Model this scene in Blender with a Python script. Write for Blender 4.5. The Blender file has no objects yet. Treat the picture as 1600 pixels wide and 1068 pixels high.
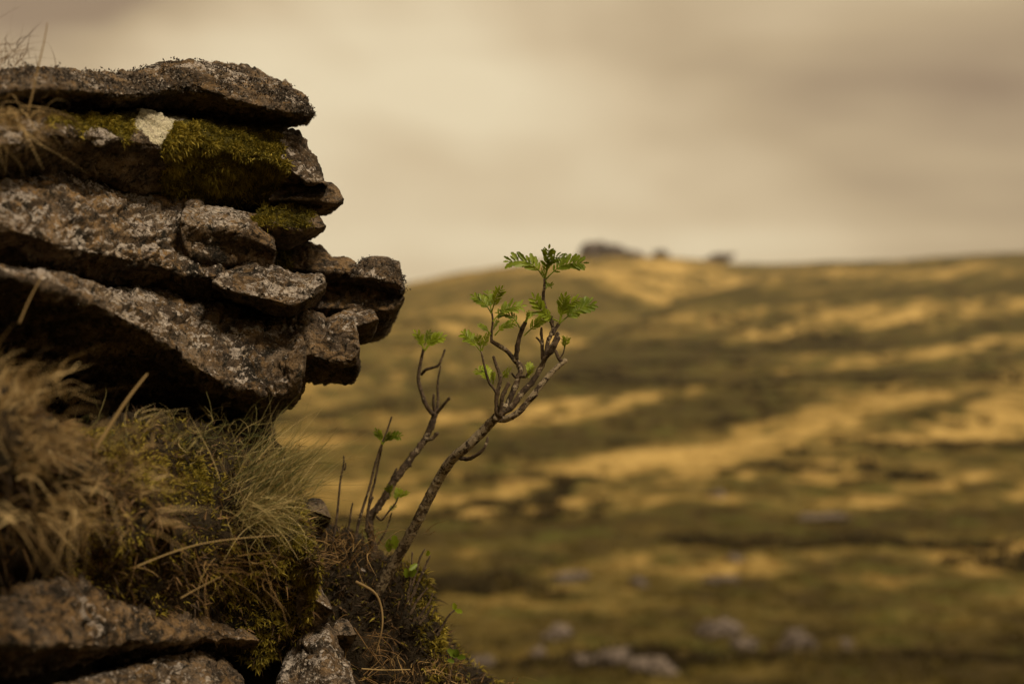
import bpy, math, random
import numpy as np
from mathutils import Vector

rng = np.random.default_rng(7)
random.seed(7)
SC = bpy.context.scene
COL = SC.collection
EYE = 1.5            # eye height of the camera above the datum (m)
F = 1600 * 50 / 36   # focal length in photograph pixels

# ------------------------------------------------------------------ camera
cam = bpy.data.cameras.new('camera')
cam.lens = 50
cam.sensor_width = 36
cam.clip_start = 0.05
cam.clip_end = 5000
cam.dof.use_dof = True
cam.dof.focus_distance = 2.08
cam.dof.aperture_fstop = 2.5
cam.dof.aperture_blades = 9
camo = bpy.data.objects.new('camera', cam)
COL.objects.link(camo)
camo.location = (0, 0, EYE)
camo.rotation_euler = (math.radians(90), 0, 0)
SC.camera = camo

# ------------------------------------------------------------------ exposure
SC.view_settings.view_transform = 'Standard'
SC.view_settings.look = 'None'
SC.view_settings.exposure = 0.12
SC.view_settings.gamma = 1.0
SC.cycles.use_denoising = True
SC.cycles.max_bounces = 6
SC.cycles.transparent_max_bounces = 4

# ------------------------------------------------------------------ node helper
class NT:
    def __init__(self, tree):
        self.t = tree
        self.t.nodes.clear()
    def n(self, typ, ins=None, **kw):
        nd = self.t.nodes.new(typ)
        for k, v in kw.items():
            setattr(nd, k, v)
        if ins:
            for k, v in ins.items():
                s = nd.inputs[k]
                if hasattr(v, 'is_output'):
                    self.t.links.new(v, s)
                else:
                    s.default_value = v
        return nd
    def math(self, op, a, b=0.0, c=None, clamp=False):
        ins = {0: a, 1: b}
        if c is not None:
            ins[2] = c
        return self.n('ShaderNodeMath', ins, operation=op, use_clamp=clamp).outputs[0]
    def mix(self, f, a, b, blend='MIX'):
        nd = self.n('ShaderNodeMix', data_type='RGBA', blend_type=blend)
        for k, v in ((0, f), (6, a), (7, b)):
            s = nd.inputs[k]
            if hasattr(v, 'is_output'):
                self.t.links.new(v, s)
            else:
                s.default_value = v if k == 0 else (*v[:3], 1)
        return nd.outputs[2]
    def ramp(self, f, stops, interp='LINEAR'):
        nd = self.n('ShaderNodeValToRGB', {0: f})
        cr = nd.color_ramp
        cr.interpolation = interp
        while len(cr.elements) < len(stops):
            cr.elements.new(0.5)
        for e, (p, c) in zip(cr.elements, stops):
            e.position = p
            e.color = (*c, 1) if len(c) == 3 else c
        return nd.outputs[0]
    def noise(self, vec, scale, detail=4, rough=0.6, dist=0.0):
        return self.n('ShaderNodeTexNoise', {'Vector': vec, 'Scale': scale, 'Detail': detail,
                                              'Roughness': rough, 'Distortion': dist}).outputs[0]
    def step(self, x, lo, hi):
        return self.n('ShaderNodeMapRange', {0: x, 1: lo, 2: hi, 3: 0.0, 4: 1.0},
                      interpolation_type='SMOOTHSTEP', clamp=True).outputs[0]
    def attr(self, name):
        return self.n('ShaderNodeAttribute', attribute_name=name).outputs['Fac']

# ------------------------------------------------------------------ world: high thin overcast, warm
SUN_DIR = Vector((0.40, -0.50, 0.77)).normalized()      # towards the sun
SUN_EL = math.asin(SUN_DIR.z)
SUN_AZ = math.atan2(SUN_DIR.x, SUN_DIR.y)
world = bpy.data.worlds.new('World')
SC.world = world
world.use_nodes = True
w = NT(world.node_tree)
tc = w.n('ShaderNodeTexCoord').outputs['Generated']
sky = w.n('ShaderNodeTexSky', sky_type='NISHITA')
sky.sun_disc = False
sky.sun_elevation = SUN_EL
sky.sun_rotation = SUN_AZ
mp = w.n('ShaderNodeMapping', {'Vector': tc, 'Location': (3.737, 5.22, 0.18), 'Scale': (1.0, 1.0, 1.6)}).outputs[0]
n1 = w.noise(mp, 3.0, 3, 0.45, 0.3)
mp2 = w.n('ShaderNodeMapping', {'Vector': tc, 'Location': (5.542, 5.69, 0.541), 'Scale': (1.0, 1.0, 9.0)}).outputs[0]
n2 = w.noise(mp2, 1.4, 2, 0.5, 0.3)
cl = w.math('ADD', w.math('MULTIPLY', n1, 0.75), w.math('MULTIPLY', n2, 0.25))
elev = w.n('ShaderNodeSeparateXYZ', {0: tc}).outputs[2]
strip = w.math('SUBTRACT', 1.0, w.step(elev, 0.066, 0.090))       # paler air low over the horizon, all round
cl = w.math('MULTIPLY_ADD', strip, 0.075, cl)
ccol = w.ramp(cl, [(0.34, (0.30, 0.205, 0.125)), (0.445, (0.50, 0.372, 0.218)), (0.54, (0.66, 0.515, 0.318)), (0.66, (0.82, 0.685, 0.45))])
cloud = w.n('ShaderNodeBackground', {'Color': ccol, 'Strength': 1.0}).outputs[0]
clear = w.n('ShaderNodeBackground', {'Color': sky.outputs[0], 'Strength': 0.05}).outputs[0]
ms = w.n('ShaderNodeMixShader', {0: 0.94, 1: clear, 2: cloud}).outputs[0]
w.n('ShaderNodeOutputWorld', {'Surface': ms})

sun = bpy.data.lights.new('sun', 'SUN')
sun.energy = 2.8
sun.angle = math.radians(10)
sun.color = (1.0, 0.84, 0.60)
suno = bpy.data.objects.new('sun', sun)
COL.objects.link(suno)
suno.rotation_euler = SUN_DIR.to_track_quat('Z', 'Y').to_euler()
suno.location = (0, 0, 50)

# ------------------------------------------------------------------ numpy noise
def h3(ix, iy, iz, seed):
    x = (ix.astype(np.int64) * 374761393 + iy.astype(np.int64) * 668265263 + iz.astype(np.int64) * 2147483647 + seed * 1442695041) & 0xffffffff
    x = ((x ^ (x >> 13)) * 1274126177) & 0xffffffff
    x = ((x ^ (x >> 16)) * 2246822519) & 0xffffffff
    x = x ^ (x >> 13)
    return (x & 0xffffff) / float(0xffffff)

def vnoise(p, seed=0):
    i = np.floor(p).astype(np.int64)
    f = p - i
    u = f * f * f * (f * (f * 6 - 15) + 10)
    r = 0
    for dx in (0, 1):
        wx = u[:, 0] if dx else 1 - u[:, 0]
        for dy in (0, 1):
            wy = u[:, 1] if dy else 1 - u[:, 1]
            for dz in (0, 1):
                wz = u[:, 2] if dz else 1 - u[:, 2]
                r = r + wx * wy * wz * h3(i[:, 0] + dx, i[:, 1] + dy, i[:, 2] + dz, seed)
    return r * 2 - 1

def fbm(p, octv=4, seed=0, gain=0.5):
    a, s, r = 1.0, 0.0, 0
    for k in range(octv):
        r = r + a * vnoise(p * 2 ** k + 17.3 * k, seed + k)
        s += a
        a *= gain
    return r / s

def facets(p, seed=0):
    """cellular noise: chipped facet height and crack width (F2 - F1)"""
    i = np.floor(p).astype(np.int64)
    n = len(p)
    f1 = np.full(n, 9.0); f2 = np.full(n, 9.0); hh = np.zeros(n)
    for dx in (-1, 0, 1):
        for dy in (-1, 0, 1):
            for dz in (-1, 0, 1):
                cx, cy, cz = i[:, 0] + dx, i[:, 1] + dy, i[:, 2] + dz
                r1, r2, r3 = h3(cx, cy, cz, seed), h3(cx, cy, cz, seed + 11), h3(cx, cy, cz, seed + 23)
                q = np.stack([cx + r1, cy + r2, cz + r3], 1) - p
                d = np.sqrt((q * q).sum(1))
                t = (h3(cx, cy, cz, seed + 5) - .5) + q[:, 0] * (r2 - .5) * 1.3 + q[:, 2] * (r3 - .5) * 1.3 + q[:, 1] * (r1 - .5) * 1.3
                m = d < f1
                f2 = np.where(m, f1, np.minimum(f2, d))
                hh = np.where(m, t, hh)
                f1 = np.where(m, d, f1)
    return hh, f2 - f1

def smooth(x, a, b):
    t = np.clip((x - a) / (b - a), 0, 1)
    return t * t * (3 - 2 * t)

# ------------------------------------------------------------------ mesh helpers
def W(px, py, d):
    """point at photograph position (px, py) and distance d in front of the camera"""
    return np.array([(px - 800) / F * d, d, (534 - py) / F * d + EYE])

def proj(v):
    return 800 + v[:, 0] / v[:, 1] * F, 534 - (v[:, 2] - EYE) / v[:, 1] * F

def mesh(name, verts, faces, mat, parent=None, attrs=None, smoothed=True):
    """faces: array (m, 3 or 4), or a list of such arrays"""
    if not isinstance(faces, list):
        faces = [faces]
    verts = np.asarray(verts, dtype=np.float64)
    me = bpy.data.meshes.new(name)
    me.vertices.add(len(verts))
    origin = np.zeros(3)
    me.vertices.foreach_set('co', (verts - origin).ravel())
    tot = sum(f.size for f in faces)
    npoly = sum(len(f) for f in faces)
    me.loops.add(tot)
    me.polygons.add(npoly)
    me.loops.foreach_set('vertex_index', np.concatenate([f.ravel() for f in faces]).astype(np.int32))
    sizes = np.concatenate([np.full(len(f), f.shape[1]) for f in faces])
    starts = np.concatenate([[0], np.cumsum(sizes)[:-1]])
    me.polygons.foreach_set('loop_start', starts.astype(np.int32))
    me.polygons.foreach_set('loop_total', sizes.astype(np.int32))
    if smoothed:
        me.polygons.foreach_set('use_smooth', np.ones(npoly, dtype=bool))
    for k, v in (attrs or {}).items():
        a = me.attributes.new(k, 'FLOAT', 'POINT')
        a.data.foreach_set('value', np.asarray(v, dtype=np.float32))
    me.update(calc_edges=True)
    me.validate()
    me.materials.append(mat)
    ob = bpy.data.objects.new(name, me)
    COL.objects.link(ob)
    if parent is not None:
        ob.parent = parent
    return ob

def tag(o, label=None, cat=None, group=None, kind=None):
    if label: o['label'] = label
    if cat: o['category'] = cat
    if group: o['group'] = group
    if kind: o['kind'] = kind
    return o

def thing(name, loc, label, cat, group=None):
    o = bpy.data.objects.new(name, None)
    o.empty_display_size = 0.05
    COL.objects.link(o)
    o.location = loc
    bpy.context.view_layer.update()
    return tag(o, label, cat, group)

def adopt(ob, parent):
    ob.parent = parent
    ob.matrix_parent_inverse = parent.matrix_world.inverted()
    return ob

def grid_normals(P, wrap_v=True):
    du = np.gradient(P, axis=0)
    if wrap_v:
        dv = (np.roll(P, -1, 1) - np.roll(P, 1, 1)) * .5
    else:
        dv = np.gradient(P, axis=1)
    n = np.cross(du, dv)
    l = np.linalg.norm(n, axis=2, keepdims=True)
    return n / np.maximum(l, 1e-12)

def hermite(xs, ys, xq):
    """monotone cubic through (xs, ys)"""
    xs = np.asarray(xs, float); ys = np.asarray(ys, float)
    h = np.diff(xs); dl = np.diff(ys) / h
    m = np.zeros_like(ys)
    m[0], m[-1] = dl[0], dl[-1]
    for k in range(1, len(xs) - 1):
        m[k] = 0 if dl[k - 1] * dl[k] <= 0 else 2 * dl[k - 1] * dl[k] / (dl[k - 1] + dl[k])
    i = np.clip(np.searchsorted(xs, xq) - 1, 0, len(h) - 1)
    t = (xq - xs[i]) / h[i]
    t2, t3 = t * t, t * t * t
    return (2 * t3 - 3 * t2 + 1) * ys[i] + (t3 - 2 * t2 + t) * h[i] * m[i] + (-2 * t3 + 3 * t2) * ys[i + 1] + (t3 - t2) * h[i] * m[i + 1]

# ------------------------------------------------------------------ materials
def new_mat(name):
    m = bpy.data.materials.new(name)
    m.use_nodes = True
    return m, NT(m.node_tree)

def finish(nt, color, rough=0.9, bump=None, bdist=0.002, bstr=1.0, spec=0.2, trans=None):
    ins = {'Base Color': color, 'Roughness': rough, 'Specular IOR Level': spec}
    if bump is not None:
        b = nt.n('ShaderNodeBump', {'Height': bump, 'Distance': bdist, 'Strength': bstr})
        ins['Normal'] = b.outputs[0]
    p = nt.n('ShaderNodeBsdfPrincipled', ins).outputs[0]
    if trans:
        t = nt.n('ShaderNodeBsdfTranslucent', {'Color': color}).outputs[0]
        p = nt.n('ShaderNodeMixShader', {0: trans, 1: p, 2: t}).outputs[0]
    nt.n('ShaderNodeOutputMaterial', {'Surface': p})

def rock_material():
    m, t = new_mat('granite')
    pos = t.n('ShaderNodeNewGeometry').outputs['Position']
    a = t.noise(pos, 16, 5, 0.65, 0.4)
    b = t.noise(pos, 70, 4, 0.7, 0.3)
    c = t.noise(pos, 330, 3, 0.7)
    col = t.ramp(a, [(0.37, (0.022, 0.018, 0.014)), (0.49, (0.080, 0.058, 0.042)), (0.63, (0.20, 0.148, 0.102))])
    col = t.mix(t.step(b, 0.50, 0.62), col, (0.018, 0.016, 0.013))
    # ochre staining, cut back on undersides as painted shade
    wa = t.math('MULTIPLY', t.attr('warm'), t.step(t.noise(pos, 34, 4, 0.6, 0.8), 0.44, 0.60))
    col = t.mix(wa, col, (0.30, 0.185, 0.085))
    # crustose lichen: pale grey plates with dark gaps, coverage per stone, less underneath as painted shade
    ln = t.noise(pos, 13, 6, 0.62, 0.9)
    lf = t.noise(pos, 85, 4, 0.65, 0.4)
    lf2 = t.noise(pos, 170, 3, 0.65, 0.3)
    lc = t.math('ADD', t.math('ADD', t.math('MULTIPLY', ln, 0.48), t.math('MULTIPLY', lf, 0.30)), t.math('MULTIPLY', lf2, 0.22))
    thr = t.math('MULTIPLY_ADD', t.attr('lichen'), -0.26, 0.655)
    lm = t.step(lc, thr, t.math('ADD', thr, 0.022))
    vor = t.n('ShaderNodeTexVoronoi', {'Vector': t.n('ShaderNodeVectorMath', {0: pos, 1: t.n('ShaderNodeTexNoise', {'Vector': pos, 'Scale': 60.0}).outputs[1]}, operation='MULTIPLY_ADD').outputs[0] if False else pos, 'Scale': 95.0}, feature='DISTANCE_TO_EDGE').outputs[0]
    gap = t.step(vor, 0.0, 0.10)
    lm2 = t.math('MULTIPLY', lm, t.math('MULTIPLY_ADD', gap, 0.55, 0.45))
    lcol = t.ramp(t.noise(pos, 45, 3, 0.6), [(0.35, (0.30, 0.245, 0.21)), (0.52, (0.48, 0.42, 0.375)), (0.68, (0.38, 0.30, 0.22))])
    col = t.mix(lm2, col, lcol)
    # wide crusts with lobed rims
    pn = t.math('ADD', t.math('MULTIPLY', t.noise(pos, 7.5, 3, 0.5, 0.3), 0.66), t.math('MULTIPLY', lf, 0.34))
    pt = t.math('MULTIPLY_ADD', t.attr('lichen'), -0.17, 0.66)
    pm = t.math('MULTIPLY', t.step(pn, pt, t.math('ADD', pt, 0.015)), t.math('MULTIPLY_ADD', gap, 0.35, 0.65))
    col = t.mix(pm, col, t.mix(t.step(c, 0.42, 0.60), (0.34, 0.29, 0.255), (0.50, 0.44, 0.395)))
    # black pits and specks
    col = t.mix(t.math('MULTIPLY', t.step(t.noise(pos, 120, 4, 0.75, 0.5), 0.56, 0.62), 0.85), col, (0.016, 0.014, 0.011))
    # fine scatter of pale specks
    sp = t.step(t.noise(pos, 210, 3, 0.75), 0.575, 0.62)
    col = t.mix(t.math('MULTIPLY', sp, t.math('MULTIPLY_ADD', t.attr('lichen'), 0.7, 0.1)), col, (0.38, 0.32, 0.27))
    # the cream lichen patch
    wt = t.step(t.math('ADD', t.attr('cream'), t.math('MULTIPLY', t.math('SUBTRACT', t.noise(pos, 75, 5, .7), 0.5), 2.0)), 0.50, 0.58)
    wcol = t.mix(t.step(b, 0.52, 0.62), (0.66, 0.60, 0.44), (0.48, 0.42, 0.32))
    col = t.mix(wt, col, wcol)
    # moss film under the cushions
    mo = t.step(t.math('ADD', t.attr('moss'), t.math('MULTIPLY', t.math('SUBTRACT', b, 0.5), 0.8)), 0.4, 0.6)
    col = t.mix(mo, col, (0.075, 0.062, 0.013))
    col = t.mix(0.55, col, t.mix(1.0, col, t.ramp(c, [(0.3, (0.35, 0.35, 0.35)), (0.7, (1.5, 1.5, 1.5))]), 'MULTIPLY'))
    h = t.math('ADD', t.math('MULTIPLY', b, 0.9), t.math('MULTIPLY', c, 0.45))
    h = t.math('ADD', h, t.math('MULTIPLY', lm2, 0.28))
    h = t.math('ADD', h, t.math('MULTIPLY', a, 0.8))
    finish(t, col, 0.92, h, 0.009, 1.0, 0.15)
    return m

def blade_material(name, stops, trans=0.25, rough=0.7, spec=0.25):
    m, t = new_mat(name)
    col = t.ramp(t.attr('tint'), stops)
    finish(t, col, rough, None, spec=spec, trans=trans)
    return m

ROCK = rock_material()
DRY = blade_material('dry_grass', [(0.0, (0.07, 0.045, 0.020)), (0.35, (0.20, 0.13, 0.055)), (0.7, (0.40, 0.28, 0.125)), (1.0, (0.60, 0.45, 0.23))])
FRESH = blade_material('green_grass', [(0.0, (0.050, 0.062, 0.020)), (0.4, (0.125, 0.125, 0.040)), (0.7, (0.34, 0.27, 0.11)), (1.0, (0.56, 0.44, 0.21))])
RUST = blade_material('brown_grass', [(0.0, (0.10, 0.055, 0.022)), (0.5, (0.24, 0.14, 0.055)), (1.0, (0.40, 0.27, 0.11))])
MOSS = blade_material('moss', [(0.0, (0.045, 0.042, 0.010)), (0.45, (0.125, 0.105, 0.015)), (0.8, (0.26, 0.205, 0.022)), (1.0, (0.40, 0.31, 0.05))], trans=0.3)
CRUST = blade_material('bushy_lichen', [(0.0, (0.022, 0.018, 0.015)), (0.5, (0.075, 0.06, 0.05)), (1.0, (0.34, 0.29, 0.25))], trans=0.0, rough=0.95)
LITTER = blade_material('leaf_litter', [(0.0, (0.022, 0.015, 0.009)), (0.5, (0.07, 0.040, 0.018)), (1.0, (0.22, 0.13, 0.055))], trans=0.1)

def soil_material():
    m, t = new_mat('peaty_soil')
    pos = t.n('ShaderNodeNewGeometry').outputs['Position']
    a = t.noise(pos, 9, 5, 0.65)
    b = t.noise(pos, 90, 4, 0.7)
    col = t.ramp(a, [(0.35, (0.014, 0.011, 0.007)), (0.6, (0.032, 0.022, 0.012))])
    col = t.mix(t.step(b, 0.58, 0.72), col, (0.05, 0.038, 0.014))
    finish(t, col, 0.95, b, 0.01)
    return m
SOIL = soil_material()

def bark_material():
    m, t = new_mat('rowan_bark')
    pos = t.n('ShaderNodeNewGeometry').outputs['Position']
    a = t.noise(pos, 55, 4, 0.6, 0.3)
    b = t.noise(pos, 260, 3, 0.7)
    pale = t.attr('pale')
    col = t.ramp(a, [(0.38, (0.045, 0.031, 0.022)), (0.58, (0.115, 0.080, 0.052))])
    lm = t.step(t.math('ADD', t.noise(pos, 95, 4, .65, .4), t.math('MULTIPLY', pale, 0.14)), 0.60, 0.65)
    col = t.mix(lm, col, (0.30, 0.24, 0.16))
    col = t.mix(t.step(b, 0.52, 0.66), col, (0.022, 0.017, 0.013))
    finish(t, col, 0.85, t.math('ADD', a, b), 0.0022, 1.0, 0.2)
    return m
BARK = bark_material()

def leaf_material():
    m, t = new_mat('rowan_leaf')
    pos = t.n('ShaderNodeNewGeometry').outputs['Position']
    n = t.noise(pos, 80, 3, 0.6)
    col = t.ramp(t.math('ADD', t.math('MULTIPLY', t.attr('tint'), 0.75), t.math('MULTIPLY', n, 0.25)),
                 [(0.15, (0.085, 0.125, 0.012)), (0.5, (0.18, 0.24, 0.016)), (0.85, (0.35, 0.42, 0.03))])
    finish(t, col, 0.45, n, 0.001, 0.5, 0.35, trans=0.4)
    return m
LEAF = leaf_material()

# ------------------------------------------------------------------ terrain
PY = np.array([-400, -160, -60, -15, -4, 0, 4, 12, 25, 40, 70, 110, 180, 250, 400, 540, 640, 760, 1000], float)
PZ = np.array([150, 75, 22, 2.5, -1.1, -1.5, -2.2, -4.0, -6.6, -8.6, -9.9, -9.2, -6.0, -1.5, 14.5, 26.0, 29.5, 26.0, 8.0], float)  # unseen rise behind the camera, shaped to block sky light on facing rock
def terrain_z(x, y):
    x = np.asarray(x, float); y = np.asarray(y, float)
    z = hermite(PY, PZ, np.clip(y, -399, 999))
    far = smooth(y, 60, 420)
    z = z + far * x * 0.020 + far * 4.0 * smooth(x, 60, 240) - far * 13 * smooth(-x, -10, 120)
    yc = np.interp(x, [-60, -20, 0, 48, 90, 150], [130, 185, 235, 375, 455, 540])
    dv = (y - yc - 62) / 46.0
    z = z - 9.5 * np.exp(-dv * dv) * (1 - smooth(x, 50, 135)) * smooth(x, -70, -30)
    z = z + 5.9 * np.exp(-((x - 40) / 58) ** 2 - ((y - 590) / 130) ** 2)
    p = np.stack([x, y, np.zeros_like(x)], -1).reshape(-1, 3)
    n = fbm(p / 38.0, 4, 40).reshape(x.shape) * (0.4 + 0.9 * smooth(y, 40, 200)) * smooth(np.abs(y) + np.abs(x), 3, 40)
    n = n + fbm(p / 3.5, 3, 55).reshape(x.shape) * 0.22 + np.clip(fbm(p / np.array([9.0, 6.0, 1.0]), 2, 58), -.3, 1).reshape(x.shape) * 0.40 * smooth(y, 40, 90)
    return z + n + EYE

def ground_at(px, py):
    ys = np.exp(np.linspace(math.log(18), math.log(700), 900))
    xs = (px - 800) / F * ys
    zs = terrain_z(xs, ys)
    rows = 534 - (zs - EYE) / ys * F
    k = np.nonzero(rows <= py)[0]
    k = k[0] if len(k) else len(ys) - 1
    return xs[k], ys[k], zs[k]

# bands of pale dead grass on the hill: end points, half width in rows, weight
BANDS = [(640, 800, 820, 762, 16, .85), (790, 748, 1040, 722, 13, .95), (1030, 720, 1310, 664, 12, 1.0), (1190, 668, 1640, 600, 26, .72), (1280, 700, 1640, 640, 26, .70), (1240, 740, 1640, 735, 24, .62),
         (840, 800, 1000, 782, 20, .62), (980, 780, 1180, 760, 16, .5), (640, 770, 800, 740, 14, .55),
         (600, 690, 780, 662, 14, .70), (830, 655, 1050, 608, 10, .95), (700, 720, 800, 712, 8, .5),
         (1240, 520, 1420, 492, 10, .95), (1400, 490, 1640, 466, 10, .7), (1250, 578, 1420, 556, 8, .7), (1400, 558, 1600, 530, 10, .75), (1540, 612, 1640, 590, 16, .6),
         (880, 530, 985, 521, 10, .95), (810, 548, 890, 536, 8, .5), (560, 600, 740, 572, 10, .5),
         (690, 437, 975, 441, 7, .60), (1060, 458, 1180, 442, 7, .66), (1170, 440, 1330, 424, 8, .8), (1300, 436, 1640, 424, 7, .4), (1130, 495, 1230, 478, 7, .35),
         (1360, 912, 1500, 888, 16, .55), (1490, 890, 1640, 866, 18, .62), (1180, 782, 1330, 778, 9, .6), (1400, 786, 1640, 770, 9, .6)]
DARKS = [(1000, 520, 1270, 560, 52, 1), (860, 690, 1250, 610, 34, 1), (1000, 480, 1340, 446, 12, .9), (1240, 462, 1640, 452, 8, 1), (1330, 542, 1640, 506, 7, 1), (1240, 600, 1640, 556, 12, 1),
         (790, 695, 960, 690, 18, .9), (640, 842, 900, 838, 14, 1), (880, 830, 1130, 803, 11, 1), (1280, 828, 1640, 818, 26, .9), (1380, 1020, 1640, 970, 46, .9), (960, 570, 1180, 640, 46, .9), (1190, 764, 1240, 760, 10, 1)]
def to_ground(strokes, cap):
    out = []
    for (x0, y0, x1, y1, hw, wt) in strokes:
        a = ground_at(x0, y0); b = ground_at(x1, y1)
        ta = max(abs(ground_at(x0, y0 - hw)[1] - ground_at(x0, y0 + hw)[1]) * .5, .8); tb = max(abs(ground_at(x1, y1 - hw)[1] - ground_at(x1, y1 + hw)[1]) * .5, .8)
        out.append((a[0], a[1], b[0], b[1], min(ta, cap), min(tb, cap), wt))
    return out
_B = to_ground(BANDS, 45); _D = to_ground(DARKS, 90)

def straw_field(x, y):
    """share of pale dead grass on the hill, plus haze paleness painted beyond the crest (0..1)"""
    p = np.stack([x, y, np.zeros_like(x)], -1).reshape(-1, 3)
    s = y / 60.0
    al = p[:, 0] * .57 + p[:, 1] * .82; ac = p[:, 0] * .82 - p[:, 1] * .57
    wp = np.stack([al, ac, 0 * al], 1)
    wx = fbm(wp / np.array([34, 11, 1.0]), 3, 71).reshape(x.shape)
    wy = fbm(wp / np.array([34, 9, 1.0]), 3, 83).reshape(x.shape)
    def lay(strokes, sharp):
        out = np.zeros_like(x)
        for (xa, ya, xb, yb, ta, tb, wt) in strokes:
            L = xb - xa
            q = (x + wx * 4 * np.minimum(s, 3) - xa) / L
            qc = np.clip(q, 0, 1)
            t = ta + (tb - ta) * qc
            v = (y + wy * t * 1.0 - (ya + (yb - ya) * qc)) / t
            u = np.maximum(0, np.maximum(-q, q - 1)) * abs(L) / (0.05 * (ya + yb))
            out = np.maximum(out, wt * np.exp(-(v ** 2 * sharp + u ** 2)))
        return out
    pale, dark = lay(_B, 1.3), lay(_D, 1.0)
    n = fbm(wp / np.array([26.0, 4.5, 1.0]), 3, 91).reshape(x.shape)
    n2 = fbm(p / np.array([1.8, 2.6, 1.0]), 2, 97).reshape(x.shape)
    yc = np.interp(x, [-60, -20, 0, 48, 90, 150], [130, 185, 235, 375, 455, 540])
    mid = 0.20 + 0.13 * smooth(y - yc, 10, 60) * (1 - smooth(x, 90, 150)) + 0.30 * n + 0.30 * n2  # paler sward beyond the crest: distance haze put into the colour
    return np.clip(mid * (1 - .85 * dark) + pale * (1 - .35 * dark) * (.66 + .70 * n + .62 * n2), 0, 1)

def ground_material():
    m, t = new_mat('moor')
    pos = t.n('ShaderNodeNewGeometry').outputs['Position']
    st = t.attr('straw')
    a = t.noise(pos, 0.35, 5, 0.6)
    b = t.noise(pos, 1.6, 5, 0.7)
    e = t.noise(pos, 0.75, 4, 0.65, 0.4)
    f = t.math('ADD', st, t.math('MULTIPLY', t.math('SUBTRACT', b, 0.5), 0.55))
    f = t.math('MULTIPLY_ADD', t.math('SUBTRACT', e, 0.5), 0.60, f)
    col = t.ramp(f, [(0.0, (0.048, 0.034, 0.011)), (0.20, (0.088, 0.064, 0.017)), (0.36, (0.15, 0.112, 0.034)), (0.58, (0.30, 0.202, 0.060)), (0.88, (0.51, 0.352, 0.122))])
    col = t.mix(t.math('MULTIPLY', t.step(a, 0.50, 0.66), t.math('SUBTRACT', 1.0, t.step(f, 0.25, 0.5))), col, (0.085, 0.082, 0.018))
    finish(t, col, 0.95, t.math('ADD', a, b), 0.35, 0.8, 0.05)
    return m
MOOR = ground_material()

ys = np.concatenate([np.linspace(-380, -20, 40), np.linspace(-18, 18, 60), np.exp(np.linspace(math.log(18.6), math.log(960), 520))])
us = np.concatenate([np.linspace(-3.2, -0.6, 40)[:-1], np.linspace(-0.6, 0.6, 420), np.linspace(0.6, 3.2, 40)[1:]])
YY, UU = np.meshgrid(ys, us, indexing='ij')
XX = UU * (np.abs(YY) * 0.75 + 22)
ZZ = terrain_z(XX, YY)
ST = straw_field(XX, YY)
nY, nU = XX.shape
idx = np.arange(nY * nU).reshape(nY, nU)
q = np.stack([idx[:-1, :-1], idx[:-1, 1:], idx[1:, 1:], idx[1:, :-1]], -1).reshape(-1, 4)
ground = mesh('ground', np.stack([XX, YY, ZZ], -1).reshape(-1, 3), q, MOOR, attrs={'straw': ST.ravel()})
tag(ground, 'rolling moorland hillside of dark turf banded with pale dead grass', kind='structure')

# ------------------------------------------------------------------ ribbons (grass, moss)
def unit(v):
    return v / np.maximum(np.linalg.norm(v, axis=-1, keepdims=True), 1e-9)

def ribbons(base, direc, length, width, droop, segs=5, curl=0.0, side=None, tipw=0.06, wob=0.0):
    n = len(base)
    t = np.linspace(0, 1, segs + 1)[None, :, None]
    L = np.asarray(length)[:, None, None]
    P = base[:, None, :] + direc[:, None, :] * L * t + droop[:, None, :] * L * t ** 2
    if wob:
        P = P + rng.normal(size=(n, 1, 3)) * L * wob * np.sin(t * 3.0) + rng.normal(size=(n, 1, 3)) * L * wob * .5 * np.sin(t * 6.3)
    if side is None:
        side = unit(np.cross(direc, rng.normal(size=(n, 3))))
    wv = np.asarray(width)[:, None, None] * (tipw + (1 - tipw) * np.minimum(1, 1.25 * (1 - t)) ** 0.8)
    A = P - side[:, None, :] * wv * .5
    B = P + side[:, None, :] * wv * .5
    V = np.stack([A, B], 2).reshape(-1, 3)
    k = (np.arange(n)[:, None] * (segs + 1) + np.arange(segs)[None, :]).ravel() * 2
    Fc = np.stack([k, k + 1, k + 3, k + 2], 1)
    return V, Fc

def rep(a, segs):
    return np.repeat(a, (segs + 1) * 2)

# moor grass standing on the hillside
def moor_tufts(n, seed):
    global rng
    r = np.random.default_rng(seed)
    yv = np.exp(r.uniform(math.log(4), math.log(190), n))
    xv = r.uniform(-0.46, 0.46, n) * yv * 1.1 + r.uniform(-2, 2, n)
    st = straw_field(xv, yv)
    keep = (r.uniform(size=n) < 0.42 + 0.6 * st) & ~((xv < 1.2) & (yv < 5.5))
    xv, yv, st = xv[keep], yv[keep], st[keep]
    zv = terrain_z(xv, yv) - 0.02
    nb = 9
    C = np.repeat(np.stack([xv, yv, zv], 1), nb, 0)
    m = len(C)
    big = np.repeat(r.uniform(0.5, 1.2, len(xv)) * (0.8 + 0.006 * yv), nb)
    ang = r.uniform(0, 2 * math.pi, m)
    rad = r.uniform(0, 0.20, m) * big
    C[:, 0] += np.cos(ang) * rad; C[:, 1] += np.sin(ang) * rad
    sp = r.uniform(0.15, 0.95, m)
    d = unit(np.stack([np.cos(ang) * sp + 0.15, np.sin(ang) * sp, np.ones(m)], 1))
    dr = np.stack([d[:, 0] * .4, d[:, 1] * .4, -0.45 - 0 * ang], 1)
    ln = r.uniform(0.22, 0.5, m) * big
    V, Fc = ribbons(C, d, ln, r.uniform(0.03, 0.06, m) * big, dr, segs=2)
    tn = np.clip(np.repeat(st + r.normal(0, .10, len(st)), nb) * 0.95 + r.normal(0, 0.08, m), 0, 1)
    return V, Fc, rep(tn, 2)
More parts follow.
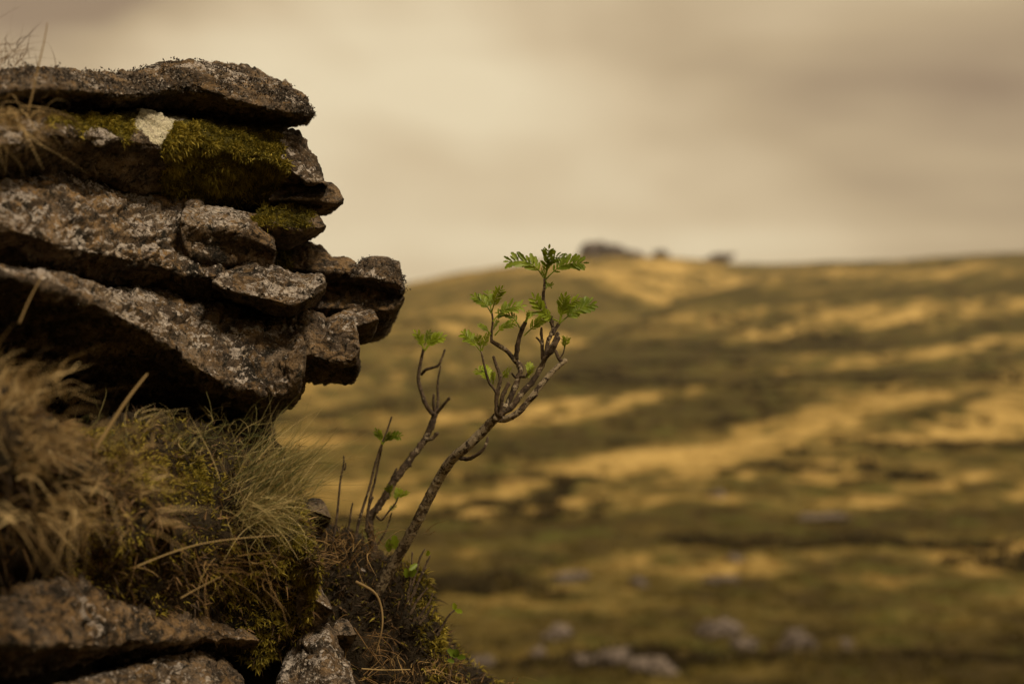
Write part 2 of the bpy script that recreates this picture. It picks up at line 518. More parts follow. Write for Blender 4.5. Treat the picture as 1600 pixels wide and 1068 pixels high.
MOORG = blade_material('moor_grass', [(0.0, (0.045, 0.032, 0.010)), (0.12, (0.085, 0.066, 0.014)), (0.25, (0.12, 0.092, 0.020)), (0.55, (0.29, 0.195, 0.06)), (1.0, (0.54, 0.40, 0.16))], trans=0.2, spec=0.05)
V, Fc, tn = moor_tufts(30000, 5)
tag(mesh('moor_grass', V, Fc, MOORG, attrs={'tint': tn}), 'rough dead and green grass covering the blurred hillside', 'grass', kind='stuff')

# low dark heather growing in patches between the grass
def heather(n, seed):
    r = np.random.default_rng(seed)
    yv = np.exp(r.uniform(math.log(36), math.log(330), n)); xv = r.uniform(-.2, .46, n) * yv
    pp = np.stack([xv, yv, 0 * xv], 1)
    f = fbm(pp / np.array([12.0, 7.0, 1.0]), 3, 131) - straw_field(xv, yv) * .25
    k = f > .20 + .12 * (1 - smooth(yv, 36, 80))
    xv, yv, f = xv[k], yv[k], f[k]
    zv = terrain_z(xv, yv)
    nb = 16
    C = np.repeat(np.stack([xv, yv, zv], 1), nb, 0); m = len(C)
    big = np.repeat(r.uniform(.5, 1.3, len(xv)) * (.7 + .006 * yv), nb)
    ang = r.uniform(0, 2 * math.pi, m); rad = r.uniform(0, .34, m) * big
    C[:, 0] += np.cos(ang) * rad; C[:, 1] += np.sin(ang) * rad
    d = unit(np.stack([np.cos(ang) * .7, np.sin(ang) * .7, r.uniform(.6, 1.2, m)], 1) + r.normal(size=(m, 3)) * .25)
    V, Fc = ribbons(C, d, r.uniform(.14, .34, m) * big, r.uniform(.08, .15, m) * big, np.zeros((m, 3)), segs=1, tipw=.5)
    return V, Fc, rep(np.clip(r.normal(.4, .25, m), 0, 1), 1)
HEATH = blade_material('heather', [(0.0, (0.022, 0.018, 0.008)), (0.6, (0.05, 0.036, 0.014)), (1.0, (0.085, 0.055, 0.025))], trans=0.05, spec=0.05)
V, Fc, tn = heather(16000, 6)
tag(mesh('heather', V, Fc, HEATH, attrs={'tint': tn}), 'low dark heather growing in patches on the hillside', 'heather', kind='stuff')

# ------------------------------------------------------------------ lofted stones
def dist_at(px):
    """distance of the rock face along the picture: the face recedes to the right"""
    return 1.66 + 0.42 * smooth(np.asarray(px, float), -60, 430)

def loft(name, st, label=None, cat='rock', d=None, doff=0.0, slope=0.09, under=0.16, back=0.45, res=2.2, nr=130, amp=1.0, drop=18,
         lround=(30, 30), lichen=0.5, warm=0.2, mossf=None, creamf=None, mat=None, seed=0, group=None, parent=None, kind=None, scale=1.0, flat_nt=0.35):
    st = np.array(st, float)
    x0, x1 = st[0, 0], st[-1, 0]
    nx = max(int((x1 - x0) / res), 24)
    s = np.linspace(0, 1, nx)
    s = 0.5 * s + 0.5 * (0.5 - 0.5 * np.cos(math.pi * s))
    px = x0 + (x1 - x0) * s
    top, nose, bot = (hermite(st[:, 0], st[:, k], px) for k in (1, 2, 3))
    dd = (dist_at(px) if d is None else (d(px) if callable(d) else np.full(nx, float(d)))) + doff
    e = np.minimum(1, np.sqrt(np.clip((px - x0) / lround[0], 0, 1)) if lround[0] else 1.0)
    e = np.minimum(e, np.sqrt(np.clip((x1 - px) / lround[1], 0, 1)) if lround[1] else 1.0)
    e = np.maximum(e, 0.06)
    mid = 0.5 * (top + bot)
    ctl = [(under, bot), (under * .48, nose + .45 * (bot - nose)), (0.0 * nose, nose), (slope * flat_nt, nose - .58 * (nose - top)), (slope, top),
           (slope + (back - slope) * .5, top + drop * .4), (back, top + drop + .2 * (bot - top)), (back, bot + 0 * nose), (back * .6 + under * .4, bot + 4)]
    m = len(ctl)
    off = np.stack([np.broadcast_to(np.asarray(c[0], float), (nx,)) for c in ctl], 1) * e[:, None]
    row = np.stack([np.broadcast_to(np.asarray(c[1], float), (nx,)) for c in ctl], 1)
    def circ(a):
        a = np.clip(a, 0, 1)
        return np.sqrt(np.clip(1 - (1 - a) ** 2, 0, 1))
    er = np.minimum(circ((px - x0) / (lround[0] * .8)), circ((x1 - px) / (lround[1] * .8)))
    er = np.maximum(er, .04)
    row = nose[:, None] + (row - nose[:, None]) * er[:, None]
    # sample the closed section, denser on the face that shows
    dens = np.array([1, 1.2, 1.3, 1.3, .7, .35, .3, .3, .5])
    cum = np.concatenate([[0], np.cumsum(dens)]); cum = cum / cum[-1]
    v = (np.arange(nr) + .0) / nr
    seg = np.clip(np.searchsorted(cum, v, side='right') - 1, 0, m - 1)
    f = (v - cum[seg]) / (cum[seg + 1] - cum[seg])
    def cr(A):
        p0, p1, p2, p3 = A[:, (seg - 1) % m], A[:, seg], A[:, (seg + 1) % m], A[:, (seg + 2) % m]
        t = f[None, :]
        k = 0.38
        m1, m2 = k * (p2 - p0), k * (p3 - p1)
        return (2 * t**3 - 3 * t**2 + 1) * p1 + (t**3 - 2 * t**2 + t) * m1 + (-2 * t**3 + 3 * t**2) * p2 + (t**3 - t**2) * m2
    OFF, ROW = cr(off), cr(row)
    D = dd[:, None] + OFF
    P = np.stack([(px[:, None] - 800) / F * D, D, (534 - ROW) / F * D + EYE], -1)
    N = grid_normals(P)
    flat = P.reshape(-1, 3)
    N = N.reshape(-1, 3)
    cen = flat.mean(0)
    if ((flat - cen) * N).sum() < 0:
        N = -N
    sc = 1.0 / scale
    strat = flat * np.array([1.0, 1.0, 1.7])
    hgt = 0.014 * fbm(flat * 9 * sc + seed * 3.1, 3, 100 + seed)
    fh, fe = facets(strat * 15 * sc + seed * 1.7 + 0.25 * fbm(flat * 30, 2, 9)[:, None], 300 + seed)
    fh2, fe2 = facets(strat * 38 * sc + seed * 2.3, 340 + seed)
    hgt = hgt + 0.0085 * fh + 0.0046 * fh2 - 0.005 * (1 - smooth(fe, 0, 0.06)) - 0.0018 * (1 - smooth(fe2, 0, .10))
    hgt = hgt + 0.0055 * fbm(flat * 45, 3, 500 + seed) + 0.0030 * fbm(flat * 150, 2, 600 + seed) 
    ee = np.repeat(np.maximum(e, .25), nr)
    flat2 = flat + N * (hgt * amp * ee * scale)[:, None]
    P2 = flat2.reshape(nx, nr, 3)
    N2 = grid_normals(P2).reshape(-1, 3)
    if (N2 * N).sum() < 0:
        N2 = -N2
    idx = np.arange(nx * nr).reshape(nx, nr)
    q = np.stack([idx[:-1], np.roll(idx, -1, 1)[:-1], np.roll(idx, -1, 1)[1:], idx[1:]], -1).reshape(-1, 4)
    c0, c1 = P2[0].mean(0), P2[-1].mean(0)
    verts = np.concatenate([flat2, [c0, c1]])
    na, nb = nx * nr, nx * nr + 1
    capA = np.stack([np.full(nr, na), np.roll(idx[0], -1), idx[0]], 1)
    capB = np.stack([np.full(nr, nb), idx[-1], np.roll(idx[-1], -1)], 1)
    PX, PYr = proj(flat)
    up = smooth(N2[:, 2], -0.15, 0.55)  # pale lichen and ochre favour upward faces: underside shade put into the colour
    lic_shade = np.clip(lichen * (0.25 + 0.75 * up), 0, 1)
    warm_shade = warm * (0.2 + 0.8 * up)
    mo = mossf(PX, PYr, N2) if mossf else np.zeros(len(flat))
    crm = creamf(PX, PYr) if creamf else np.zeros(len(flat))
    pad = lambda a: np.concatenate([a, a[:2] * 0])
    ob = mesh(name, verts, [q, capA, capB], mat or ROCK, parent,
              attrs={'lichen': pad(lic_shade), 'warm': pad(warm_shade), 'moss': pad(mo), 'cream': pad(crm)})
    if label:
        tag(ob, label, cat, group, kind)
    elif kind:
        ob['kind'] = kind
    ob['n'] = 0
    del ob['n']
    SURF[ob.name] = (flat2, N2, PX, PYr, mo, np.tile(v, nx))
    return ob
SURF = {}

def sprigs(name, pts, nrm, n, weight, mat, parent, length=(.006, .013), width=(.0012, .0024), up=0.35, spread=0.7, tint=(0.5, 0.22), segs=2, dr=-0.25, kind='stuff', clump=90, patch=22):
    wgt = np.clip(weight, 0, None)
    if wgt.sum() <= 0:
        return None
    pk = rng.choice(len(pts), n, p=wgt / wgt.sum())
    b = pts[pk] + rng.normal(size=(n, 3)) * 0.0018 - nrm[pk] * .001
    cl = fbm(b * clump, 2, 77)
    b = b + nrm[pk] * (np.clip(cl, -.4, 1) * 0.008)[:, None]
    d = unit(nrm[pk] + np.array([0, 0, up]) + rng.normal(size=(n, 3)) * spread)
    L = rng.uniform(*length, n) * (1 + 0.5 * cl)
    drp = np.tile(np.array([0, 0, dr]), (n, 1))
    V, Fc = ribbons(b, d, L, rng.uniform(*width, n), drp, segs)
    tn = np.clip(rng.normal(tint[0], tint[1], n) + 0.25 * cl + 0.22 * fbm(b * patch, 2, 31), 0, 1)
    o = mesh(name, V, Fc, mat, parent, attrs={'tint': rep(tn, segs)})
    o['kind'] = kind
    return o

G = 'stacked granite slabs of the outcrop'
exec_list = []

# --- bedrock core: the dark body of the outcrop behind the slabs
loft('bedrock', [(-420, 200, 420, 900), (-150, 140, 420, 900), (60, 142, 420, 860), (200, 150, 430, 820), (330, 185, 440, 760), (390, 300, 450, 720), (425, 380, 480, 690), (440, 420, 520, 640)],
     doff=.30, slope=.05, under=.05, back=1.2, res=5, nr=110, lichen=.3, lround=(60, 40), drop=30, seed=40, amp=2.2, warm=.5, kind='structure')

# --- top slab
top_slab = loft('granite_slab', [(-330, 150, 175, 190), (-160, 125, 160, 182), (-40, 118, 150, 172), (20, 110, 140, 168), (70, 107, 138, 168), (140, 112, 143, 170), (190, 112, 148, 172), (230, 105, 147, 173), (262, 99, 140, 174), (300, 97, 138, 178), (335, 100, 145, 185), (380, 109, 160, 194), (415, 118, 168, 195), (442, 128, 173, 193), (462, 141, 176, 191), (478, 158, 178, 189), (489, 172, 179, 184)],
     'topmost flat granite slab crusted with dark bushy lichen', slope=.10, under=.15, back=.55, lichen=.48, warm=.45, seed=1, group=G, lround=(60, 22), amp=.8)
# --- mossy block under it
def moss2(px, py, n):
    q = np.stack([px, py, 0 * px], 1)
    px = px + 16 * fbm(q / 26, 3, 5); py = py + 12 * fbm(q / 22, 3, 6)
    a = smooth(px + np.clip(py - 180, 0, 45) * .95, 288, 304) * (1 - smooth(px, 438, 452)) * (1 - smooth(py, 270, 345))
    b = smooth(px, 60, 90) * (1 - smooth(px, 200, 222)) * (1 - smooth(py, 186, 204))
    c = smooth(px, 170, 190) * (1 - smooth(px, 208, 224)) * (1 - smooth(py, 205, 222))
    return np.clip(a + b + c, 0, 1)
cream2 = lambda px, py: np.clip(1.0 - np.maximum(0, np.abs(px - 255 - (py - 190) * .12) - 44 * np.clip(1.12 - (py - 178) / 52, 0, 1)) / 10 - np.maximum(0, 172 - py) / 8, 0, 1) * (py < 240)
mossy = loft('granite_block', [(-330, 190, 250, 300), (-150, 185, 240, 290), (20, 180, 225, 278), (70, 174, 215, 276), (130, 174, 214, 282), (200, 174, 222, 300), (260, 178, 228, 312), (300, 181, 222, 324), (350, 189, 232, 336), (400, 197, 243, 340), (438, 201, 256, 330), (458, 206, 272, 314), (470, 212, 280, 306), (481, 236, 286, 301), (493, 250, 286, 299), (503, 262, 286, 298), (510, 281, 288, 295)],
     'dark granite block with hanging yellow-green moss and a cream lichen patch', slope=.07, under=.13, back=.5, lichen=.48, warm=.2, mossf=moss2, creamf=cream2, seed=2, group=G, lround=(60, 26), amp=.75)
# --- small wedges below its tip
wedge_a = loft('granite_wedge', [(420, 300, 312, 330), (455, 294, 312, 328), (490, 288, 314, 333), (512, 285, 316, 332), (525, 291, 317, 327), (533, 299, 315, 321), (537, 307, 311, 315)],
     'small pointed rock jutting out like a nose below the mossy block', slope=.05, under=.06, back=.3, lichen=.35, warm=.4, seed=3, group=G, doff=.03, lround=(30, 22), amp=.42, res=1.6)
def moss2c(px, py, n):
    return smooth(n[:, 2], -.1, .4) * (1 - smooth(px, 478, 494)) * (1 - smooth(py, 350, 372))
wedge_b = loft('granite_wedge', [(395, 330, 352, 376), (425, 322, 354, 386), (447, 321, 356, 388), (470, 327, 358, 377), (490, 336, 357, 367), (502, 344, 355, 361), (509, 350, 353, 356)],
     'small mossy rock wedge, lower of the two jutting tips', slope=.05, under=.06, back=.3, lichen=.3, warm=.25, mossf=moss2c, seed=4, group=G, doff=.01, lround=(30, 22), amp=.42, res=1.6)
# --- broad lichen slab
broad = loft('granite_slab', [(-330, 270, 360, 440), (-150, 275, 358, 435), (0, 280, 360, 430), (50, 283, 368, 436), (95, 274, 384, 440), (130, 279, 390, 446), (170, 288, 398, 452), (230, 300, 412, 462), (290, 306, 428, 470), (320, 318, 436, 474), (340, 335, 436, 468), (352, 380, 438, 462), (360, 415, 438, 455)],
     'broad granite slab blotched with grey lichen, thickest of the stack', slope=.12, under=.13, back=.55, lichen=.62, warm=.9, seed=5, group=G, lround=(60, 30))
block3 = loft('granite_block', [(282, 318, 345, 395), (300, 318, 352, 402), (335, 321, 356, 412), (370, 325, 360, 418), (398, 335, 368, 420), (415, 350, 378, 418), (426, 364, 386, 412), (432, 378, 390, 402)],
     'grey-topped granite block wedged beside the broad slab under the moss', slope=.09, under=.045, back=.35, lichen=.60, warm=.7, seed=6, group=G, doff=-.022, lround=(18, 14), amp=.7, res=1.8)
# --- long sloping slab
lower = loft('granite_slab', [(-250, 380, 420, 560), (-60, 395, 425, 560), (40, 416, 438, 560), (100, 428, 458, 580), (150, 441, 478, 600), (205, 449, 506, 615), (260, 461, 538, 628), (330, 476, 590, 640), (390, 488, 612, 645), (430, 487, 618, 640), (452, 486, 612, 632), (464, 492, 590, 618), (472, 505, 560, 600), (477, 522, 540, 575)],
     'long sloping granite slab, lowest of the overhanging stack', slope=.13, under=.26, back=.55, lichen=.58, warm=.5, seed=7, group=G, doff=-.07, lround=(60, 24))
# --- chunk lying on it
chunk = loft('granite_block', [(331, 436, 440, 448), (342, 424, 446, 456), (362, 415, 454, 468), (386, 412, 460, 474), (415, 408, 466, 482), (438, 416, 472, 490), (455, 427, 476, 494), (480, 431, 468, 478), (500, 432, 452, 460), (510, 435, 442, 448)],
     'speckled granite chunk resting on the long sloping slab', slope=.08, under=.06, back=.28, lichen=.66, warm=.4, seed=8, group=G, doff=-.075, lround=(12, 12), amp=.62, res=1.8)
# --- right-hand blocks
snub = loft('granite_block', [(440, 500, 540, 600), (462, 488, 545, 595), (478, 482, 552, 592), (503, 497, 560, 592), (520, 495, 562, 593), (545, 492, 562, 594), (556, 500, 556, 588), (562, 520, 545, 566)],
     'snub brown granite block at the lower right corner of the stack', slope=.06, under=.08, back=.36, lichen=.45, warm=.5, seed=9, group=G, doff=-.02, lround=(30, 16), amp=.75, res=1.8)
knob_s = loft('knobbly_stone', [(540, 492, 512, 535), (562, 486, 508, 534), (578, 482, 504, 528), (587, 486, 500, 514), (592, 494, 499, 504)],
     'small knobbly rock perched on the snub block', slope=.04, under=.05, back=.15, lichen=.5, warm=.4, seed=10, group=G, doff=.02, lround=(20, 14), amp=.42, res=1.5, scale=.7)
face = loft('granite_block', [(490, 440, 480, 520), (515, 437, 482, 528), (545, 436, 486, 530), (575, 440, 488, 530), (600, 444, 486, 522), (612, 452, 482, 502), (624, 456, 472, 484), (632, 458, 464, 470)],
     'smooth brown granite block forming the chin of the overhang', slope=.06, under=.08, back=.4, lichen=.2, warm=.65, seed=11, group=G, doff=.12, lround=(30, 20), amp=.6, res=1.8)
knob = loft('knobbly_stone', [(550, 412, 432, 448), (562, 406, 432, 448), (582, 402, 434, 450), (602, 404, 438, 456), (618, 412, 442, 462), (627, 428, 448, 464), (633, 446, 454, 460)],
     'rounded dark rock knob crusted with lichen at the far right tip', slope=.06, under=.06, back=.28, lichen=.4, warm=.25, seed=12, group=G, doff=.10, lround=(20, 18), amp=.55, res=1.6)
cap_s = loft('granite_block', [(498, 410, 424, 438), (512, 405, 424, 440), (532, 404, 426, 440), (550, 407, 428, 440), (562, 416, 428, 436)],
     'small tan rock tucked beside the rounded knob', slope=.05, under=.05, back=.25, lichen=.35, warm=.6, seed=13, group=G, doff=.10, lround=(16, 16), amp=.5, res=1.6)
hump = loft('granite_block', [(405, 392, 420, 446), (430, 380, 420, 446), (455, 380, 420, 446), (472, 379, 420, 446), (492, 385, 422, 446), (508, 394, 424, 444), (520, 404, 426, 440)],
     'rounded brown boulder with a mossy side between the wedges and chunk', slope=.10, under=.06, back=.3, lichen=.15, warm=.45, seed=14, group=G, doff=.10, lround=(20, 20), amp=.7, res=1.8,
     mossf=lambda px, py, n: 1 - smooth(px, 440, 466))
backrock = loft('granite_block', [(455, 382, 400, 420), (475, 377, 398, 420), (497, 384, 402, 420), (515, 396, 406, 418), (524, 404, 410, 416)],
     'tan rock peeping out behind the rounded brown boulder', slope=.06, under=.05, back=.2, lichen=.2, warm=.5, seed=15, group=G, doff=.30, lround=(16, 18), amp=.5, res=2)
# --- shaded foot of the outcrop
foot = loft('base_rock', [(150, 560, 600, 740), (300, 570, 610, 740), (380, 575, 612, 730), (420, 570, 606, 660), (445, 560, 600, 632), (462, 560, 590, 612), (478, 562, 580, 596)],
     'shaded granite foot under the overhanging slabs', slope=.08, under=.16, back=.5, lichen=.15, warm=.1, seed=16, group=G, doff=.16, lround=(40, 26), amp=.9)

# --- lower stones
GL = 'stones set in the foot of the bank'
dl = lambda px: 1.42 + 0.52 * smooth(np.asarray(px, float), -80, 420)
low_slab = loft('granite_slab', [(-330, 940, 1010, 1090), (-150, 935, 1005, 1080), (0, 922, 1005, 1060), (60, 906, 1008, 1052), (120, 893, 1008, 1045), (180, 902, 1004, 1040), (250, 926, 998, 1036), (320, 954, 995, 1030), (365, 974, 996, 1024), (390, 986, 998, 1014), (404, 994, 1000, 1006)],
     'low brown granite slab at the foot of the grassy bank', d=dl, slope=.13, under=.16, back=.5, lichen=.26, warm=.7, seed=17, group=GL, lround=(60, 30), amp=.8)
low_b = loft('granite_slab', [(-200, 1090, 1130, 1200), (60, 1085, 1120, 1190), (140, 1052, 1110, 1180), (200, 1034, 1100, 1180), (260, 1023, 1092, 1180), (310, 1019, 1085, 1180), (350, 1034, 1090, 1170), (378, 1062, 1100, 1150), (392, 1085, 1110, 1130)],
     'lichen-spotted rock showing at the bottom edge below the low slab', d=dl, doff=-.04, slope=.10, under=.1, back=.4, lichen=.46, warm=.5, seed=18, group=GL, lround=(60, 26), amp=.8)
stone_c = loft('granite_stone', [(425, 1050, 1100, 1170), (455, 1010, 1095, 1170), (480, 982, 1090, 1170), (500, 976, 1085, 1170), (515, 984, 1082, 1170), (530, 1010, 1085, 1165), (545, 1040, 1092, 1150), (560, 1075, 1100, 1130)],
     'pale grey cracked stone at the bottom below the moss mat', d=2.0, slope=.09, under=.08, back=.35, lichen=.52, warm=.4, seed=19, group=GL, lround=(26, 24), amp=.6, res=1.8)
stone_a = loft('granite_stone', [(462, 908, 935, 990), (478, 898, 935, 985), (492, 902, 938, 980), (504, 918, 944, 972), (514, 934, 950, 964), (520, 946, 952, 958)],
     'smooth pinkish-grey stone edging the moss mat', d=2.04, slope=.05, under=.04, back=.25, lichen=.55, warm=.2, seed=20, group=GL, lround=(20, 16), amp=.4, res=1.5)
stone_b = loft('granite_stone', [(514, 984, 990, 998), (522, 970, 992, 1008), (536, 964, 992, 1012), (548, 970, 992, 1008), (557, 984, 990, 998)],
     'round speckled stone beside the pale cracked stone', d=2.1, slope=.04, under=.04, back=.14, lichen=.5, warm=.3, seed=21, group=GL, lround=(18, 18), amp=.35, res=1.3, scale=.7)
stone_d = loft('granite_stone', [(534, 886, 892, 900), (543, 873, 892, 908), (555, 869, 892, 912), (565, 876, 892, 908), (572, 888, 893, 899)],
     'grey pitted stone in the brown tussock at the sapling foot', d=2.3, slope=.04, under=.04, back=.14, lichen=.72, warm=.1, seed=22, group=GL, lround=(16, 14), amp=.35, res=1.3, scale=.7)
stone_e = loft('granite_stone', [(538, 938, 943, 950), (545, 926, 942, 954), (555, 926, 943, 956), (563, 938, 944, 950)],
     'small pinkish stone below the grey pitted stone', d=2.28, slope=.03, under=.03, back=.1, lichen=.6, warm=.1, seed=23, group=GL, lround=(12, 12), amp=.3, res=1.2, scale=.6)
stone_f = loft('granite_stone', [(474, 788, 798, 812), (486, 779, 798, 818), (500, 780, 800, 822), (512, 795, 806, 818), (517, 804, 808, 812)],
     'small dark stone behind the green tuft', d=2.25, slope=.04, under=.04, back=.12, lichen=.3, warm=.1, seed=24, group=GL, lround=(14, 12), amp=.3, res=1.3, scale=.7)

# ------------------------------------------------------------------ earth banks
bank_l = loft('grassy_bank', [(-420, 560, 700, 980), (-150, 570, 690, 975), (0, 600, 690, 970), (60, 640, 710, 965), (120, 675, 735, 960), (180, 705, 770, 955), (230, 735, 800, 950), (270, 775, 820, 930)],
     None, d=lambda px: 1.38 + 0.36 * smooth(np.asarray(px, float), -50, 270), slope=.14, under=.26, back=.7, lichen=0, warm=0, mat=SOIL, seed=31, res=4, nr=80, lround=(60, 60), amp=1.4, kind='structure')
def bank_d(px):
    return 1.66 + 0.34 * smooth(np.asarray(px, float), 120, 470)
bank_m = loft('mossy_bank', [(100, 690, 800, 960), (160, 668, 820, 960), (220, 660, 840, 970), (300, 662, 850, 990), (370, 668, 850, 1010), (410, 690, 850, 1030), (440, 722, 850, 1030), (466, 768, 855, 1015), (484, 812, 870, 990), (498, 850, 890, 940)],
     None, d=bank_d, slope=.14, under=.12, back=.6, lichen=0, warm=0, mat=SOIL, seed=32, res=3, nr=110, lround=(60, 34), amp=1.3, kind='structure')
bank_r = loft('heathy_bank', [(440, 850, 960, 1400), (490, 830, 960, 1400), (540, 835, 960, 1400), (580, 870, 965, 1400), (620, 885, 975, 1400), (650, 900, 985, 1400), (672, 945, 1000, 1400), (690, 990, 1040, 1400), (715, 1028, 1080, 1400), (745, 1056, 1110, 1400), (775, 1085, 1130, 1400), (830, 1130, 1200, 1420), (900, 1230, 1300, 1430)],
     None, d=2.24, slope=.14, under=-.1, back=.8, lichen=0, warm=0, mat=SOIL, seed=33, res=3.5, nr=110, lround=(60, 60), amp=1.3, kind='structure')
base_l = loft('turf_base', [(-420, 1000, 1180, 1800), (-100, 985, 1180, 1800), (100, 985, 1180, 1800), (300, 1000, 1180, 1760), (450, 1010, 1180, 1700), (540, 1040, 1200, 1650), (620, 1110, 1260, 1600)],
     None, d=lambda px: 1.56 + .54 * smooth(np.asarray(px, float), -80, 420), slope=.12, under=-.15, back=1.0, lichen=0, warm=0, mat=SOIL, seed=34, res=6, nr=80, lround=(60, 60), amp=1.2, kind='structure')
# the hill shoulder that carries everything: falls from the outcrop to the slope
sh_x = np.linspace(-6, 2.2, 130); sh_y = np.linspace(-1.5, 6.5, 130)
SX, SY = np.meshgrid(sh_x, sh_y, indexing='ij')
base = terrain_z(SX, SY)
wl = 1 - smooth(SX - 0.14 * SY, -0.85, 0.35)
near = smooth(SY, 0.6, 1.5) * (1 - smooth(SY, 4.0, 6.2)) * smooth(SX, -5.8, -3.5)
hill = base - .12 + wl * near * (EYE - 0.98 - base) + 0.02 * fbm(np.stack([SX, SY, SX * 0], -1).reshape(-1, 3) * 4, 3, 12).reshape(SX.shape)
idx = np.arange(SX.size).reshape(SX.shape)
q = np.stack([idx[:-1, :-1], idx[1:, :-1], idx[1:, 1:], idx[:-1, 1:]], -1).reshape(-1, 4)
shoulder = mesh('ground_shoulder', np.stack([SX, SY, hill], -1).reshape(-1, 3), q, SOIL)
tag(shoulder, 'steep turf shoulder carrying the outcrop', kind='structure')

# ------------------------------------------------------------------ moss and lichen that grows on the stones
def surf(ob):
    return SURF[ob.name]
p, n, px, py, mo, v = surf(mossy)
front = (v < .62)
sprigs('moss', p, n, 42000, mo ** 1.5 * front, MOSS, mossy, length=(.003, .008), width=(.0012, .0026), up=.15, spread=.7, dr=-.3, tint=(.6, .22), clump=60)
p, n, px, py, mo, v = surf(wedge_b)
sprigs('moss', p, n, 3500, (mo > .3) * (v < .7), MOSS, wedge_b, length=(.004, .009), tint=(.5, .2))
p, n, px, py, mo, v = surf(hump)
sprigs('moss', p, n, 3500, (mo > .3) * (v < .62), MOSS, hump, length=(.004, .009), tint=(.35, .2))
p, n, px, py, mo, v = surf(top_slab)
wt = smooth(n[:, 2], .05, .6) * (v < .7) * (px > -40) * smooth(fbm(p * 26, 2, 4), -.35, .3)
sprigs('bushy_lichen', p, n, 9000, wt, CRUST, top_slab, length=(.0012, .0036), width=(.0018, .0038), up=.5, spread=.8, dr=0, tint=(.35, .25), clump=150)
p, n, px, py, mo, v = surf(knob)
sprigs('bushy_lichen', p, n, 1400, smooth(n[:, 2], .0, .5) * (v < .7), CRUST, knob, length=(.0012, .0034), width=(.0016, .0034), up=.5, spread=.8, dr=0, tint=(.3, .25), clump=150)

# moss and litter over the mossy bank
p, n, px, py, mo, v = surf(bank_m)
mz = np.clip(smooth(py - (690 + (px - 200) * .55), -60, 0) * (1 - smooth(py - (690 + (px - 200) * .55), 20, 90)) * (px < 345) + smooth(px, 330, 400) * smooth(py, 800, 860), 0, 1)
mz = mz * smooth(fbm(p * 22, 3, 44), -.25, .12) + .22 * smooth(px, 400, 440) * (py < 820)
sprigs('moss', p, n, 38000, (0.10 + mz) * (v < .68), MOSS, bank_m, length=(.003, .0085), width=(.0014, .0028), up=.4, spread=.7, tint=(.68, .24), patch=14, clump=70)
sprigs('litter', p, n, 9000, (v < .7) * 1.0, LITTER, bank_m, length=(.005, .018), width=(.0012, .003), up=.1, spread=1.0, tint=(.4, .28), dr=-.2)
p, n, px, py, mo, v = surf(bank_l)
sprigs('litter', p, n, 5200, (v < .75) * (1.0 + 1.5 * (px < -20)), LITTER, bank_l, length=(.012, .03), width=(.0015, .0035), up=.1, spread=1.0, tint=(.5, .28), dr=-.4)
p, n, px, py, mo, v = surf(bank_r)
sprigs('litter', p, n, 12000, (py < 1250) * (1.0 - .6 * (v > .8)), LITTER, bank_r, length=(.006, .022), width=(.0012, .003), up=.1, spread=1.0, tint=(.25, .28), dr=-.2)
mz = smooth(px - .25 * (py - 950), 628, 660) * smooth(fbm(p * 18, 2, 8), -.25, .1) + .03
sprigs('moss', p, n, 14000, mz * (py < 1250), MOSS, bank_r, length=(.005, .013), width=(.0016, .0036), up=.4, spread=.8, tint=(.68, .24), clump=70)

# ------------------------------------------------------------------ tussocks
def tussock(name, label, at, n, length, width, spread, lean, droop, mat, tint, rad=(.04, .04, .02), segs=6, wob=.04, group=None, cat='grass tuft', stiff=1.0):
    c = W(*at)
    loose = name == 'grass_tuft'
    nb = max(5, n if loose else n // 8)                   # coarse tussocks: blades grow in bundles from one root
    g = rng.integers(0, nb, n)
    b = (c + rng.normal(size=(nb, 3)) * np.array(rad))[g] + rng.normal(size=(n, 3)) * .007
    d = unit((np.array(lean) + rng.normal(size=(nb, 3)) * np.array([spread, spread, spread * .6]))[g] + rng.normal(size=(n, 3)) * spread * (.0 if loose else .75))
    L = rng.uniform(*length, n) * (1.0 if loose else .74)
    dr = np.array(droop) + rng.normal(size=(n, 3)) * .22
    V, Fc = ribbons(b, d, L, rng.uniform(*width, n), dr, segs, wob=wob)
    tn = np.clip(rng.normal(tint[0], tint[1] * .75, nb)[g] + rng.normal(0, tint[1] * .6, n), 0, 1)
    o = mesh(name, V, Fc, mat, attrs={'tint': rep(tn, segs)})
    return tag(o, label, cat, group)

GT = 'dry grass tussocks on the near bank'
tussock('grass_tussock', 'upright pale dry tussock against the dark overhang at the left edge', (2, 622, 1.40), 210, (.04, .085), (.0009, .0018), .42, (.2, -.1, 1), (.3, -.1, -.4), DRY, (.60, .26), (.028, .04, .012), group=GT, wob=.04)
tussock('grass_tussock', 'dense blurred straw tussock nearest the camera', (22, 700, 1.33), 230, (.025, .06), (.0010, .0021), .75, (.4, -.5, .5), (.2, -.1, -.6), DRY, (.45, .30), (.05, .04, .022), group=GT, wob=.08)
tussock('grass_tussock', 'sprawling dry tussock drooping over the low brown slab', (58, 800, 1.33), 130, (.03, .075), (.0010, .0021), .75, (.25, -.5, .0), (.1, -.1, -.6), DRY, (.52, .30), (.045, .03, .014), group=GT, wob=.09)
tussock('grass_tussock', 'tangled tan tussock between the near grass and the mossy bank', (168, 770, 1.56), 220, (.03, .075), (.0008, .0016), .85, (.45, -.4, .4), (.2, -.1, -.5), DRY, (.44, .30), (.038, .03, .024), group=GT, wob=.09)
tussock('grass_tussock', 'short dry tussock on the shoulder of the near bank', (98, 695, 1.46), 170, (.02, .05), (.0009, .0018), .75, (.35, -.2, .6), (.2, -.1, -.5), DRY, (.44, .30), (.038, .03, .016), group=GT, wob=.08)
